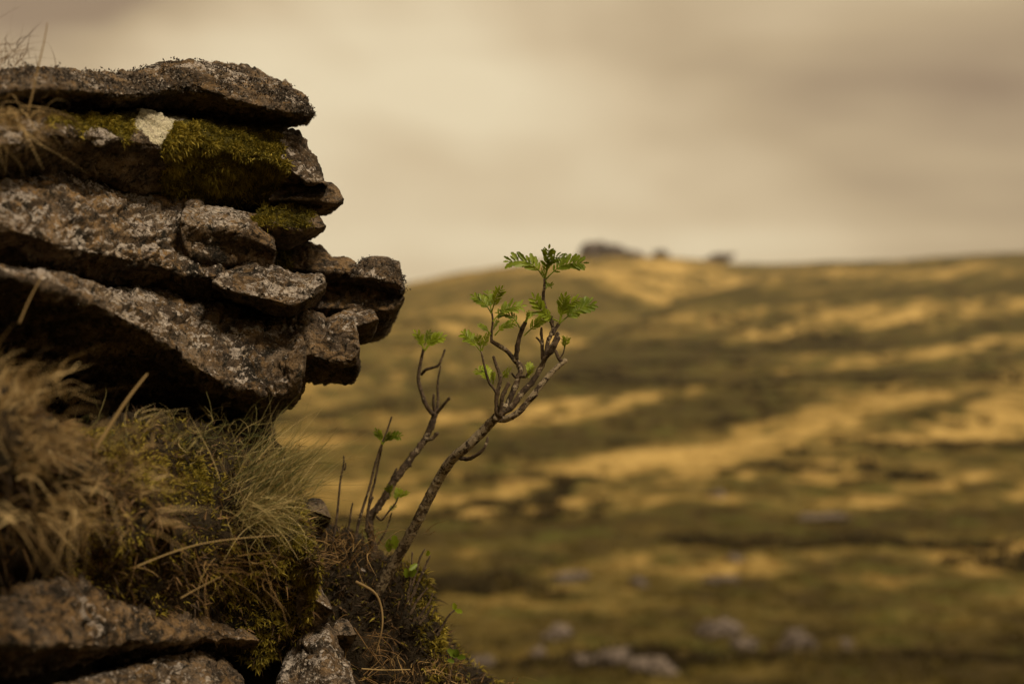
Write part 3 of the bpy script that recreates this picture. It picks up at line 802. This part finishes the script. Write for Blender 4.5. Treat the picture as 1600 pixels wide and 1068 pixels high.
tussock('grass_tussock', 'thin grass under the overhang beside the dry tussocks', (200, 685, 1.70), 110, (.03, .06), (.0006, .0012), .5, (.3, -.1, 1), (.2, 0, -.3), FRESH, (.5, .3), (.045, .04, .008), group=GT, wob=.06)
tussock('grass_tuft', 'pale tuft drooping from the ledge below the top slab', (14, 192, 1.62), 150, (.03, .06), (.0008, .0016), .5, (.6, -.4, .5), (.2, 0, -1.0), DRY, (.5, .2), (.022, .02, .010), wob=.06)
tussock('grass_tuft', 'dark wispy tuft on the skyline at the top left corner', (-14, 96, 1.74), 70, (.025, .055), (.0005, .0010), .55, (.4, 0, .9), (.3, 0, -.3), RUST, (.2, .2), (.022, .02, .008), wob=.06)
tussock('grass_tuft', 'few short dark stems standing on the top slab', (34, 108, 1.75), 14, (.012, .028), (.0006, .0011), .25, (.1, 0, 1), (0, 0, -.05), RUST, (.15, .2), (.014, .012, .003))
tussock('grass_tuft', 'fine green and tan tuft fanning out beside the sapling', (405, 776, 1.92), 720, (.045, .108), (.0006, .0012), .36, (.60, -.1, .80), (.12, 0, -.10), FRESH, (.60, .28), (.024, .028, .026), wob=.03)
tussock('grass_tuft', 'flat splayed rosette of tan blades below the green tuft', (402, 800, 1.87), 190, (.03, .080), (.0006, .0012), .45, (.85, -.4, .15), (.1, -.1, -.35), FRESH, (.7, .22), (.012, .012, .010), wob=.05)
tussock('grass_tuft', 'thin wiry grass on the crest of the mossy bank', (320, 690, 1.88), 200, (.025, .06), (.0005, .001), .8, (.1, -.2, .9), (.1, 0, -.4), FRESH, (.5, .28), (.06, .04, .012), wob=.10)
tussock('grass_tuft', 'withered tuft hanging low on the mossy bank', (330, 880, 1.80), 70, (.035, .08), (.0006, .0012), .5, (.5, -.4, .1), (.2, -.1, -.5), RUST, (.6, .25), (.035, .02, .014), wob=.10)
tussock('grass_tussock', 'brown tussock around the foot of the twigs', (545, 855, 2.28), 260, (.035, .085), (.0008, .0015), .75, (-.15, -.35, .7), (0, -.1, -.5), RUST, (.6, .25), (.045, .04, .02), wob=.08)
tussock('grass_tussock', 'sparse brown grass sprawling at the bottom below the sapling', (600, 1030, 2.16), 90, (.04, .11), (.0009, .0018), .9, (.1, -.4, .4), (0, -.1, -.5), RUST, (.5, .3), (.05, .04, .035), wob=.08)
tussock('grass_tussock', 'short tan grass at the bottom edge of the heathy bank', (690, 1060, 2.18), 140, (.025, .065), (.0008, .0016), .8, (.3, -.3, .6), (.1, -.1, -.4), RUST, (.72, .22), (.05, .03, .016), wob=.08)

def stalk(label, pts, w, mat, tint, name='grass_stalk', group=None):
    P = np.array([W(*q) for q in pts])
    return tag(tube(name, P, np.linspace(w, w * .45, len(P)), mat, {'tint': tint}, sides=6, knob=0), label, 'grass stalk', group)

# ------------------------------------------------------------------ tubes (twigs)
def spline(P, R, step=.0035):
    P = np.asarray(P, float); R = np.asarray(R, float)
    n = len(P)
    out, rad = [], []
    for i in range(n - 1):
        p0, p1, p2, p3 = P[max(i - 1, 0)], P[i], P[i + 1], P[min(i + 2, n - 1)]
        k = max(int(np.linalg.norm(p2 - p1) / step), 2)
        for t in np.arange(k) / k:
            out.append(.5 * (2 * p1 + (p2 - p0) * t + (2 * p0 - 5 * p1 + 4 * p2 - p3) * t**2 + (3 * p1 - p0 - 3 * p2 + p3) * t**3))
            rad.append(R[i] + (R[i + 1] - R[i]) * t)
    out.append(P[-1]); rad.append(R[-1])
    return np.array(out), np.array(rad)

def tube(name, P, R, mat, attrs=None, sides=10, knob=1.0, parent=None, seed=0, step=.0035):
    C, R = spline(P, R, step)
    n = len(C)
    T = unit(np.gradient(C, axis=0))
    ref = np.array([0.31, -0.9, 0.22])
    A = unit(np.cross(T, ref)); B = np.cross(T, A)
    th = np.arange(sides) / sides * 2 * math.pi
    ring = np.cos(th)[None, :, None] * A[:, None, :] + np.sin(th)[None, :, None] * B[:, None, :]
    V = C[:, None, :] + ring * R[:, None, None]
    if knob:
        fl = V.reshape(-1, 3)
        k1 = fbm(C * 60 + seed * 5.1, 3, 900 + seed)
        ringk = np.clip(k1, 0, 1) * .40 * knob
        rs = np.random.default_rng(1000 + seed)
        arc = np.concatenate([[0], np.cumsum(np.linalg.norm(np.diff(C, axis=0), axis=1))])
        lump = np.zeros((n, sides))
        for a0 in np.arange(.006, arc[-1], .011):
            a1 = a0 + rs.uniform(-.004, .004); w1 = rs.uniform(.0012, .0026); an = rs.uniform(0, 2 * math.pi)
            lump += np.exp(-((arc - a1) / w1) ** 2)[:, None] * rs.uniform(.2, .75) * np.clip(np.cos(th - an), 0, 1)[None, :] ** 2
        lump = lump.ravel() * knob
        h = fbm(fl * 190, 2, 950 + seed) * .22 * knob + fbm(fl * 480, 2, 960) * .14 * knob
        Rr = np.repeat(R * (1 + ringk), sides) * (1 + h + lump)
        V = np.repeat(C, sides, 0) + ring.reshape(-1, 3) * Rr[:, None]
    V = V.reshape(-1, 3)
    idx = np.arange(n * sides).reshape(n, sides)
    q = np.stack([idx[:-1], np.roll(idx, -1, 1)[:-1], np.roll(idx, -1, 1)[1:], idx[1:]], -1).reshape(-1, 4)
    V = np.concatenate([V, [C[0] - T[0] * R[0] * .5, C[-1] + T[-1] * R[-1] * .8]])
    a = np.stack([np.full(sides, n * sides), np.roll(idx[0], -1), idx[0]], 1)
    b = np.stack([np.full(sides, n * sides + 1), idx[-1], np.roll(idx[-1], -1)], 1)
    at = {k: np.full(len(V), float(x)) for k, x in (attrs or {}).items()}
    return mesh(name, V, [q, a, b], mat, parent, attrs=at)

stalk('tall single straw standing above the top slab', [(40, 190, 1.62), (50, 150, 1.62), (62, 95, 1.63), (69, 65, 1.64), (74, 36, 1.65)], .0012, DRY, .45)
stalk('long straw lying across the mossy bank', [(214, 884, 1.70), (270, 862, 1.72), (320, 848, 1.74), (380, 840, 1.77), (436, 836, 1.80)], .0009, DRY, .75)
stalk('broad straw blade leaning against the dark overhang', [(150, 700, 1.56), (175, 660, 1.57), (200, 622, 1.58), (230, 584, 1.60)], .0022, DRY, .6)
stalk('thin bent straw rising before the long sloping slab', [(30, 505, 1.52), (45, 470, 1.53), (58, 445, 1.54), (68, 428, 1.55)], .0011, DRY, .45)
stalk('short dry straw low on the mossy bank', [(282, 934, 1.74), (310, 918, 1.75), (345, 900, 1.76)], .001, DRY, .6)
stalk('bent dead blade hanging below the sapling', [(556, 908, 2.15), (585, 925, 2.15), (596, 950, 2.15), (597, 980, 2.14), (588, 1018, 2.14)], .0024, DRY, .45)
stalk('straight dead straw lying at the bottom below the twigs', [(565, 1044, 2.08), (600, 1046, 2.08), (641, 1045, 2.1)], .0013, DRY, .7)

# ------------------------------------------------------------------ rowan leaves
def leaflet(L, wd, fold, curl):
    """half-folded toothed leaflet along +x, face +z"""
    k = 7
    t = np.linspace(0, 1, k)
    prof = np.sin(np.pi * np.clip(t * .93 + .05, 0, 1)) ** .75
    tooth = np.where(np.arange(k) % 2 == 1, 1.18, .86)
    hw = wd * .5 * prof * tooth
    hw[0] = wd * .06; hw[-1] = 0
    x = t * L
    zc = curl * L * t ** 2
    mid = np.stack([x, 0 * x, zc], 1)
    lf = np.stack([x + hw * .35, hw * math.cos(fold), zc + hw * math.sin(fold)], 1)
    rt = lf * np.array([1, -1, 1])
    V = np.concatenate([mid, lf, rt])
    i = np.arange(k - 1)
    Fq = np.concatenate([np.stack([i, i + 1, k + i + 1, k + i], 1), np.stack([i + 1, i, 2 * k + i, 2 * k + i + 1], 1)])
    return V, Fq

def frond(base, tip, parent, sag=.12, npair=6, wl=.34, openness=1.0, tint=.5, face=None, d0=2.1):
    """a pinnate leaf from base to tip; px, py, distance"""
    b, e = W(*base), W(*tip)
    ax = e - b
    L = np.linalg.norm(ax)
    up = np.array([0, 0, 1.0])
    side_v = np.array([0, -1.0, .35]) if face is None else np.array(face)
    bow = unit(np.cross(np.cross(ax, up), ax)) if abs(unit(ax)[2]) < .97 else np.array([1.0, 0, 0])
    ts = np.linspace(0, 1, 9)
    Cn = b + ax * ts[:, None] + bow * (sag * L * np.sin(ts * math.pi) )[:, None]
    C, R = spline(Cn, np.linspace(.0011, .0004, 9), L / 30)
    Vs, Fs = [], []
    # rachis
    n = len(C); sd = 5
    T = unit(np.gradient(C, axis=0))
    A = unit(np.cross(T, side_v)); B = np.cross(A, T)
    th = np.arange(sd) / sd * 2 * math.pi
    V = C[:, None, :] + (np.cos(th)[None, :, None] * A[:, None] + np.sin(th)[None, :, None] * B[:, None]) * R[:, None, None]
    idx = np.arange(n * sd).reshape(n, sd)
    Vs.append(V.reshape(-1, 3)); Fs.append(np.stack([idx[:-1], np.roll(idx, -1, 1)[:-1], np.roll(idx, -1, 1)[1:], idx[1:]], -1).reshape(-1, 4))
    cnt = n * sd
    npair = npair + 2
    for k in range(npair + 1):
        t = .30 + .68 * k / npair
        i = min(int(t * (n - 1)), n - 1)
        o, tg, nm = C[i], T[i], unit(B[i] + rng.normal(size=3) * .12)
        size = L * wl * (1.0 - .35 * abs(t - .62) / .4) * rng.uniform(.7, 1.12)
        for sgn in ((1, -1) if k < npair else (0,)):
            out = A[i] * sgn
            ang = math.radians(rng.uniform(32, 50)) if sgn else 0
            dx = unit(tg * math.cos(ang * openness + .0) + out * math.sin(ang * openness) + nm * rng.uniform(.0, .28))
            dy = unit(np.cross(nm, dx)); dz = np.cross(dx, dy)
            lv, lq = leaflet(size * (1 if sgn else .9), size * rng.uniform(.33, .44), rng.uniform(.3, .95), rng.uniform(-.22, .05))
            Vs.append(o + lv[:, :1] * dx + lv[:, 1:2] * dy + lv[:, 2:] * dz)
            Fs.append(lq + cnt); cnt += len(lv)
    V = np.concatenate(Vs)
    tn = np.clip(tint + .12 + rng.normal(0, .10) + .25 * fbm(V * 120, 1, 3), 0, 1)
    lf = mesh('leaf', V, np.concatenate(Fs), LEAF, attrs={'tint': tn}, smoothed=False)
    near = min((c for c in parent.children if c.name.split('.')[0] in ('branch', 'stem', 'trunk')), key=lambda c: np.min(np.linalg.norm(TIPS[c.name] - b, axis=1)))
    bpy.context.view_layer.update()
    return adopt(lf, near)

def tw(parent, name, pts, r0, r1, d, pale=0.0, knob=1.0, seed=0, dz=None):
    """twig through photograph points (px, py[, depth offset])"""
    P = [W(q[0], q[1], d + (q[2] if len(q) > 2 else 0)) for q in pts]
    R = np.linspace(r0, r1, len(P)) * (.80 if name == 'trunk' else .70)
    o = adopt(tube(name, P, R, BARK, {'pale': pale}, knob=knob, seed=seed, step=.0025), parent)
    TIPS[o.name] = spline(P, R)[0]
    return o
TIPS = {}

# ---- main sapling
D = 2.09
sap = thing('rowan_sapling', W(598, 915, 2.24), 'leaning rowan sapling with fresh green leaves growing from the bank', 'sapling', 'rowan saplings sprouting from the bank')
tw(sap, 'trunk', [(590, 925, .17), (612, 884, .15), (632, 852, .13), (650, 818, .11), (668, 782, .09), (688, 744, .07), (706, 718, .05), (730, 697, .03), (752, 676, .02), (772, 655, .01), (790, 634)], .0112, .0080, D, pale=1.1, knob=.28, seed=1)
tw(sap, 'branch', [(772, 652), (786, 655), (800, 650, -.01), (814, 640, -.015), (832, 618, -.02), (852, 593, -.02), (867, 577, -.02), (884, 562, -.02)], .0075, .0052, D, pale=1.0, knob=.45, seed=2)
tw(sap, 'branch', [(782, 645), (799, 636), (816, 613), (834, 593), (847, 570), (855, 553), (866, 535), (872, 520)], .0072, .0042, D, pale=.2, knob=.9, seed=3)
tw(sap, 'branch', [(853, 556), (856, 534), (864, 514), (858, 496), (853, 484), (849, 466), (851, 446), (852, 436)], .0046, .0028, D, knob=1.0, seed=4)
tw(sap, 'branch', [(849, 562, .005), (847, 545, .01), (847, 534, .012), (846, 522, .012), (846, 512, .012)], .0044, .0024, D, knob=.9, seed=5)
tw(sap, 'branch', [(848, 540, .01), (843, 532, .012), (838, 527, .014)], .0024, .0016, D, knob=.8, seed=6)
tw(sap, 'branch', [(854, 556, -.01), (862, 547, -.015), (868, 536, -.02), (873, 527, -.02)], .0058, .0046, D, knob=1.0, seed=7)
tw(sap, 'branch', [(864, 522), (868, 514, .005), (873, 506, .01)], .0042, .0030, D, knob=1.0, seed=8)
tw(sap, 'branch', [(864, 510, -.005), (861, 503, -.008), (863, 494, -.01)], .0018, .0012, D, knob=.8, seed=9)
tw(sap, 'branch', [(878, 566, -.02), (872, 558, -.022), (868, 547, -.022)], .0038, .0026, D, knob=1.0, seed=10)
tw(sap, 'branch', [(874, 560, -.022), (880, 552, -.024), (882, 543, -.024)], .0018, .0011, D, knob=.7, seed=11)
tw(sap, 'branch', [(784, 648, .01), (791, 636, .012), (801, 613, .015), (809, 593, .016), (814, 574, .018), (803, 561, .018), (791, 547, .016), (778, 539, .014), (768, 533, .012)], .0062, .0042, D, pale=.25, knob=1.0, seed=12)
tw(sap, 'branch', [(768, 535, .012), (768, 522, .012), (770, 501, .012), (768, 486, .012)], .0032, .0016, D, knob=.5, seed=13)
tw(sap, 'branch', [(804, 563, .018), (807, 553, .014), (809, 537, .01), (814, 519, .008), (821, 503, .006)], .0052, .0044, D, knob=.9, seed=14)
tw(sap, 'branch', [(812, 588, .016), (820, 588, .006), (826, 583, 0), (829, 578, 0)], .0036, .0030, D, knob=1.2, seed=15)
tw(sap, 'branch', [(808, 590, .016), (803, 587, .01), (800, 583, .008)], .0026, .0022, D, knob=1.2, seed=16)
tw(sap, 'branch', [(780, 654), (776, 640, -.005), (777, 613, -.01), (782, 592, -.012), (776, 572, -.012), (771, 557, -.012)], .0052, .0030, D, knob=1.1, seed=17)
tw(sap, 'branch', [(777, 615, -.01), (770, 605, -.012), (763, 594, -.015), (757, 572, -.018), (752, 549, -.02)], .0032, .0018, D, knob=.7, seed=18)
tw(sap, 'branch', [(782, 650, -.005), (784, 623, -.012), (789, 610, -.014), (795, 598, -.016)], .0046, .0036, D, knob=1.0, seed=19)
tw(sap, 'branch', [(715, 712, .04), (728, 717, .03), (744, 711, .01), (757, 699, 0), (762, 683, 0)], .0042, .0026, D, knob=.9, seed=20)
tw(sap, 'branch', [(826, 627, -.015), (834, 622, -.03), (840, 616, -.035)], .0028, .0022, D, knob=1.0, seed=21)
dd = D
for b, e, sg, npz, tn, fc in [
    ((852, 438), (794, 409), .20, 7, .40, None), ((852, 436), (858, 387), .03, 7, .5, (0, -1, .1)), ((853, 436), (912, 411), .14, 7, .40, None),
    ((853, 430), (882, 404), .28, 5, .35, None), ((852, 436), (864, 445), -.2, 4, .3, (0, -1, .2)), ((852, 436), (846, 420), .05, 4, .35, None),
    ((873, 506), (925, 475), .06, 7, .42, None), ((874, 505), (883, 462), .03, 6, .5, (0, -1, .2)), ((875, 502), (903, 468), .15, 6, .48, None),
    ((873, 502), (834, 464), -.12, 6, .6, None), ((882, 545), (886, 526), .05, 5, .6, (0, -1, .3)), ((882, 545), (880, 528), .05, 4, .6, None),
    ((768, 490), (740, 463), .10, 6, .45, None), ((768, 488), (762, 456), .02, 5, .35, None), ((768, 488), (784, 450), .05, 7, .55, (0, -1, .2)),
    ((770, 502), (815, 478), .14, 6, .5, None), ((812, 512), (780, 490), .18, 5, .45, None), ((773, 524), (804, 505), .12, 6, .42, None), ((767, 522), (749, 508), .06, 5, .4, None), ((771, 515), (778, 500), .02, 4, .35, None),
    ((822, 503), (832, 488), .05, 5, .55, None), ((820, 503), (826, 487), -.05, 4, .5, None), ((819, 524), (856, 492), .02, 6, .58, None),
    ((752, 550), (723, 520), .04, 6, .62, None), ((752, 548), (746, 523), .03, 5, .7, (0, -1, .2)), ((753, 548), (763, 521), .03, 5, .7, None),
    ((767, 602), (746, 578), .10, 5, .78, None), ((768, 600), (756, 572), .05, 5, .72, None), ((770, 600), (770, 580), .05, 4, .7, None), ((784, 592), (797, 580), .06, 5, .78, None), ((826, 590), (828, 568), .05, 5, .7, (0, -1, .2)), ((822, 590), (836, 574), .05, 4, .66, None)]:
    frond((*b, dd), (*e, dd + rng.uniform(-.035, .035)), sap, sag=sg, npair=npz, tint=tn, face=fc)

# ---- second sapling stem
D2 = 2.34
s2 = thing('rowan_sapling', W(575, 900, D2 + .02), 'slender forked rowan stem with two leaf buds between rock and leaning sapling', 'sapling', 'rowan saplings sprouting from the bank')
tw(s2, 'trunk', [(572, 905), (577, 886), (584, 860), (578, 828), (580, 806), (590, 792), (600, 778), (612, 757), (639, 720), (661, 691), (674, 665), (680, 645)], .0082, .0062, D2, pale=.35, knob=.8, seed=31)
tw(s2, 'branch', [(680, 648), (670, 640), (661, 620), (654, 594), (657, 567), (662, 545)], .0050, .0034, D2, knob=.9, seed=32)
tw(s2, 'branch', [(659, 585), (665, 578, -.01), (684, 571, -.02), (690, 560, -.02), (695, 546, -.02)], .0032, .0022, D2, knob=.9, seed=33)
tw(s2, 'branch', [(681, 646), (684, 631, .01), (684, 597, .01), (689, 571, .01)], .0036, .0018, D2, knob=.8, seed=34)
tw(s2, 'branch', [(682, 645), (691, 635, -.01), (702, 621, -.02)], .0040, .0030, D2, knob=1.0, seed=35)
tw(s2, 'branch', [(679, 642, -.01), (677, 628, -.015), (678, 616, -.015)], .0034, .0026, D2, knob=1.0, seed=36)
tw(s2, 'branch', [(664, 688), (674, 685, -.01), (684, 676, -.015)], .0044, .0034, D2, knob=1.1, seed=37)
tw(s2, 'branch', [(588, 800, -.01), (598, 776, -.012), (609, 754, -.015), (620, 731, -.015)], .0042, .0022, D2, knob=.8, seed=38)
tw(s2, 'branch', [(588, 806, -.01), (596, 812, -.02), (606, 800, -.02), (618, 786, -.02), (622, 776, -.02)], .0026, .0014, D2, knob=.8, seed=39)
tw(s2, 'branch', [(580, 812), (575, 798, .01), (580, 782, .012), (582, 776, .012)], .0036, .0028, D2, knob=1.2, seed=40)
tw(s2, 'branch', [(590, 850, .01), (604, 826, .012), (612, 800, .012)], .0028, .0014, D2, knob=.8, seed=41)
for b, e, sg, npz, tn in [((662, 546), (650, 520), .08, 4, .85), ((662, 545), (655, 524), -.05, 4, .8), ((664, 548), (692, 526), .10, 5, .85), ((664, 546), (682, 524), .05, 4, .8), ((663, 540), (671, 519), 0, 3, .3),
                          ((610, 775), (606, 758), .05, 4, .7), ((620, 780), (637, 770), .10, 4, .65), ((618, 786), (624, 764), .05, 4, .7), ((606, 800), (618, 790), .05, 3, .55)]:
    frond((*b, D2 - .01), (*e, D2 - .01 + rng.uniform(-.02, .02)), s2, sag=sg, npair=npz, tint=tn, wl=.42)

# ---- bare twigs
s3 = thing('rowan_sapling', W(556, 830, 2.3), 'thin double twig with one small green leaf pair', 'sapling', 'rowan saplings sprouting from the bank')
tw(s3, 'stem', [(555, 850), (560, 818), (568, 790), (576, 765), (585, 730), (593, 703), (602, 680), (612, 651)], .0036, .0020, 2.3, knob=.7, seed=51)
tw(s3, 'stem', [(572, 830, .01), (577, 785, .01), (586, 750, .01), (593, 715, .005), (597, 695)], .0034, .0020, 2.3, knob=.7, seed=52)
for b, e, sg in [((597, 694), (588, 672), .06), ((598, 692), (626, 681), .12), ((598, 694), (612, 678), .05)]:
    frond((*b, 2.29), (*e, 2.28), s3, sag=sg, npair=5, tint=.5, wl=.40)
s4 = thing('bare_twig', W(522, 835, 2.26), 'single bare twig with a bud beside the green tuft', 'twig')
tw(s4, 'stem', [(520, 845), (525, 818), (529, 780), (532, 750), (537, 724), (537, 712)], .0030, .0016, 2.26, knob=.5, seed=53)
tw(s4, 'bud', [(538, 734, -.004), (540, 729, -.004), (540, 723, -.004)], .0022, .0012, 2.26, knob=.4, seed=54)
s5 = thing('bare_twig', W(546, 825, 2.3), 'short bare stub of a twig in the brown tussock', 'twig')
tw(s5, 'stem', [(543, 835), (547, 810), (549, 796), (551, 785)], .0026, .0016, 2.3, knob=.8, seed=55)

# ---- bilberry-like shoots on the right bank
def shoot(label, stems, leaves, d, seed):
    s = stems[0][0]
    o = thing('heath_shrub', W(s[0], s[1], d), label, 'shrub', 'woody shoots on the heathy bank')
    for k, pts in enumerate(stems):
        tw(o, 'stem', pts, .0030, .0016, d, knob=1.0, seed=seed + k)
    for (x, y, tx, ty, tn) in leaves:
        Lf = leaflet(1.0, .55, .4, -.1)
        b, e = W(x, y, d - .01), W(tx, ty, d - .02)
        ax = e - b; L = np.linalg.norm(ax); ux = ax / L
        nz = unit(np.array([.2, -1, .4])); uy = unit(np.cross(nz, ux)); uz = np.cross(ux, uy)
        V = b + L * (Lf[0][:, :1] * ux + Lf[0][:, 1:2] * uy + Lf[0][:, 2:] * uz)
        adopt(mesh('leaf', V, Lf[1], LEAF, attrs={'tint': np.full(len(V), tn)}, smoothed=False), o)
    return o
shoot('cluster of dark woody shoots just right of the sapling foot', [[(636, 940), (640, 915), (643, 890), (644, 862)], [(640, 925), (650, 895), (656, 872), (664, 857)], [(646, 930), (655, 905), (664, 885), (672, 868)], [(640, 945), (648, 920), (658, 900), (666, 886)]],
      [(636, 902, 634, 888, .5), (640, 900, 650, 890, .35), (668, 868, 669, 860, .8), (652, 880, 640, 890, .5)], 2.2, 60)
shoot('short budded shoots on the mossy edge of the right bank', [[(640, 960), (652, 938), (662, 925), (668, 918)], [(652, 968), (664, 950), (672, 938), (676, 926)], [(655, 975), (668, 958), (675, 945)]], [], 2.2, 66)
shoot('single bent shoot with a green tip leaning over the right bank', [[(682, 992), (690, 980), (700, 962), (711, 952)]], [(711, 952, 709, 942, .85), (711, 952, 722, 956, .6)], 2.2, 70)
shoot('dark green leafy shoot at the lowest corner of the right bank', [[(700, 1060), (708, 1040), (714, 1024)]], [(714, 1026, 700, 1014, .15), (714, 1026, 713, 1014, .15), (714, 1026, 727, 1026, .2), (710, 1034, 700, 1030, .2)], 2.18, 73)
shoot('two pale green leaves sprouting behind the sapling foot', [[(618, 880), (620, 862), (621, 848)]], [(608, 862, 607, 842, .45), (617, 858, 616, 836, .6), (622, 862, 636, 856, .35)], 2.36, 76)

# ------------------------------------------------------------------ boulders on the moor
def boulder(name, px, py, wpx, hpx, label, seed, group, flat=1.0, yaw=0.0, lich=.75, warm=.1, sink=.7, cat='boulder', at=None):
    x, y, z = ground_at(px, py + hpx * .5) if at is None else at
    sx = wpx / F * y * .46; sz = hpx / F * y * .5
    nu, nv = 40, 24
    u = np.linspace(0, 2 * math.pi, nu, endpoint=False); vv = np.linspace(-.5 * math.pi, .5 * math.pi, nv)
    U, Vv = np.meshgrid(u, vv, indexing='ij')
    ce = lambda a, k: np.sign(a) * np.abs(a) ** k
    P = np.stack([ce(np.cos(Vv), .7) * ce(np.cos(U), .75), ce(np.cos(Vv), .7) * ce(np.sin(U), .75), ce(np.sin(Vv), .8)], -1).reshape(-1, 3)
    fh, fe = facets(P * 1.5 + seed * 7.7, seed + 700)
    P = P * (1 + .55 * fh + .30 * fbm(P * 1.6 + seed, 3, seed))[:, None]
    P[:, 0] += P[:, 2] * .25 * math.sin(seed)
    c, s = math.cos(yaw), math.sin(yaw)
    P = P * np.array([sx, (sx + sz) * .55, sz])
    P = np.stack([P[:, 0] * c - P[:, 2] * s, P[:, 1], P[:, 0] * s + P[:, 2] * c], 1)
    P = P + np.array([x, y, z + sz * (1 - sink)])
    idx = np.arange(nu * nv).reshape(nu, nv)
    q = np.stack([idx[:, :-1], np.roll(idx, -1, 0)[:, :-1], np.roll(idx, -1, 0)[:, 1:], idx[:, 1:]], -1).reshape(-1, 4)
    o = mesh(name, P, q, MOORROCK, attrs={'lichen': np.full(len(P), lich)}, smoothed=True)
    return tag(o, label, cat, group)

def moor_rock():
    m, t = new_mat('weathered_granite')
    pos = t.n('ShaderNodeNewGeometry').outputs['Position']
    a = t.noise(pos, 1.2, 4, .6); b = t.noise(pos, 6.0, 4, .65)
    col = t.ramp(a, [(.35, (.05, .040, .032)), (.65, (.10, .080, .066))])
    lc = t.math('ADD', b, t.math('MULTIPLY', t.attr('lichen'), .22))
    col = t.mix(t.step(lc, .62, .74), col, (.23, .185, .16))
    finish(t, col, .92, t.math('ADD', a, b), .12, .8, .1)
    return m
MOORROCK = moor_rock()
def tor_mat():
    m, t = new_mat('hazed_granite')
    pos = t.n('ShaderNodeNewGeometry').outputs['Position']
    a = t.noise(pos, .5, 4, .6)
    finish(t, t.ramp(a, [(.35, (.085, .066, .062)), (.65, (.14, .112, .104))]), .92, a, .4, .6, .1)  # granite lifted to pinkish grey: distance haze painted into the colour
    return m
TORROCK = tor_mat()

GB = 'pale boulders on the near slope of the moor'
for k, (px, py, wp, hp, yaw, lb) in enumerate([
    (1122, 978, 66, 34, -.1, 'largest pale boulder lying in the grass of the near slope'),
    (1160, 1002, 44, 22, .1, 'flat tan boulder just below the largest pale boulder'),
    (1236, 992, 26, 44, -.5, 'upright leaning pale stone among the scattered boulders'),
    (1264, 1000, 24, 24, .2, 'small pale stone beside the upright leaning stone'),
    (1022, 1036, 68, 36, .0, 'broad grey boulder close to the bottom edge'),
    (958, 1022, 54, 30, .4, 'slanted pale boulder beside the broad grey boulder'),
    (912, 1028, 40, 24, .1, 'low grey boulder, left of the slanted pale boulder'),
    (838, 1018, 26, 22, 0, 'small round pale boulder nearest the heathy bank'),
    (890, 898, 54, 18, .15, 'long flat pale rock alone higher on the near slope'),
    (998, 906, 26, 18, 0, 'small pale stone in the turf right of the long flat rock'),
    (1290, 806, 76, 14, .08, 'long low grey rock at the edge of the pale grass'),
    (1148, 870, 26, 14, 0, 'small pinkish stone in the middle of the slope'),
    (1320, 1003, 20, 18, 0, 'tiny pale stone, rightmost of the scattered boulders'),
    (750, 1030, 34, 22, 0, 'half hidden pale boulder beyond the tip of the heathy bank'),
    (1128, 905, 50, 14, .05, 'flat tan stone below the small pinkish stone'),
    (1120, 770, 24, 12, 0, 'small grey stone in the pale grass band'),
    (870, 985, 46, 24, .5, 'tilted grey rock above the low grey boulder')]):
    boulder('boulder', px, py, wp, hp, lb, k + 1, GB, yaw=yaw)

GR = 'rocks of the distant tor'
Yt = 588.0
for k, (px, base_row, wp, hp, lb) in enumerate([
    (924, 408, 36, 20, 'tallest dark rock of the distant tor on the skyline'),
    (944, 410, 26, 9, 'low dark rock filling the gap beside the tallest tor rock'),
    (963, 409, 32, 17, 'second dark rock of the distant tor, blunt topped'),
    (988, 411, 36, 12, 'third dark rock sloping down the end of the distant tor'),
    (1033, 414, 24, 12, 'small lone tor rock on the skyline'),
    (1122, 420, 38, 12, 'outlying dark rock farthest along the skyline from the tor')]):
    x = (px - 800) / F * Yt
    z = float(terrain_z(np.array([x]), np.array([Yt]))[0])
    h = hp / F * Yt
    parts = []
    o = boulder('tor_rock', px, base_row, wp, hp * 1.25, lb, 40 + k, GR, at=(x, Yt, z), sink=.25, cat='rock')
    o.data.materials[0] = TORROCK

# ------------------------------------------------------------------ the air over the moor
def haze_box(x, y0, y1, z0, z1, density):
    V = np.array([(sx, sy, sz) for sz in (z0, z1) for sy in (y0, y1) for sx in (-x, x)], float)
    Fq = np.array([(0, 2, 3, 1), (4, 5, 7, 6), (0, 1, 5, 4), (2, 6, 7, 3), (0, 4, 6, 2), (1, 3, 7, 5)])
    m = bpy.data.materials.new('haze')
    m.use_nodes = True
    t = NT(m.node_tree)
    v = t.n('ShaderNodeVolumePrincipled', {'Color': (0.93, 0.90, 0.84, 1), 'Density': density, 'Anisotropy': 0.2}).outputs[0]
    t.n('ShaderNodeOutputMaterial', {'Volume': v})
    o = mesh('haze', V, Fq, m, smoothed=False)
    return tag(o, 'thin warm haze lying over the whole moor', 'haze', kind='stuff')
haze_box(2700, -400, 980, float(ZZ.min()) - 1.0, float(ZZ.max()) + 3.0, 0.00022)
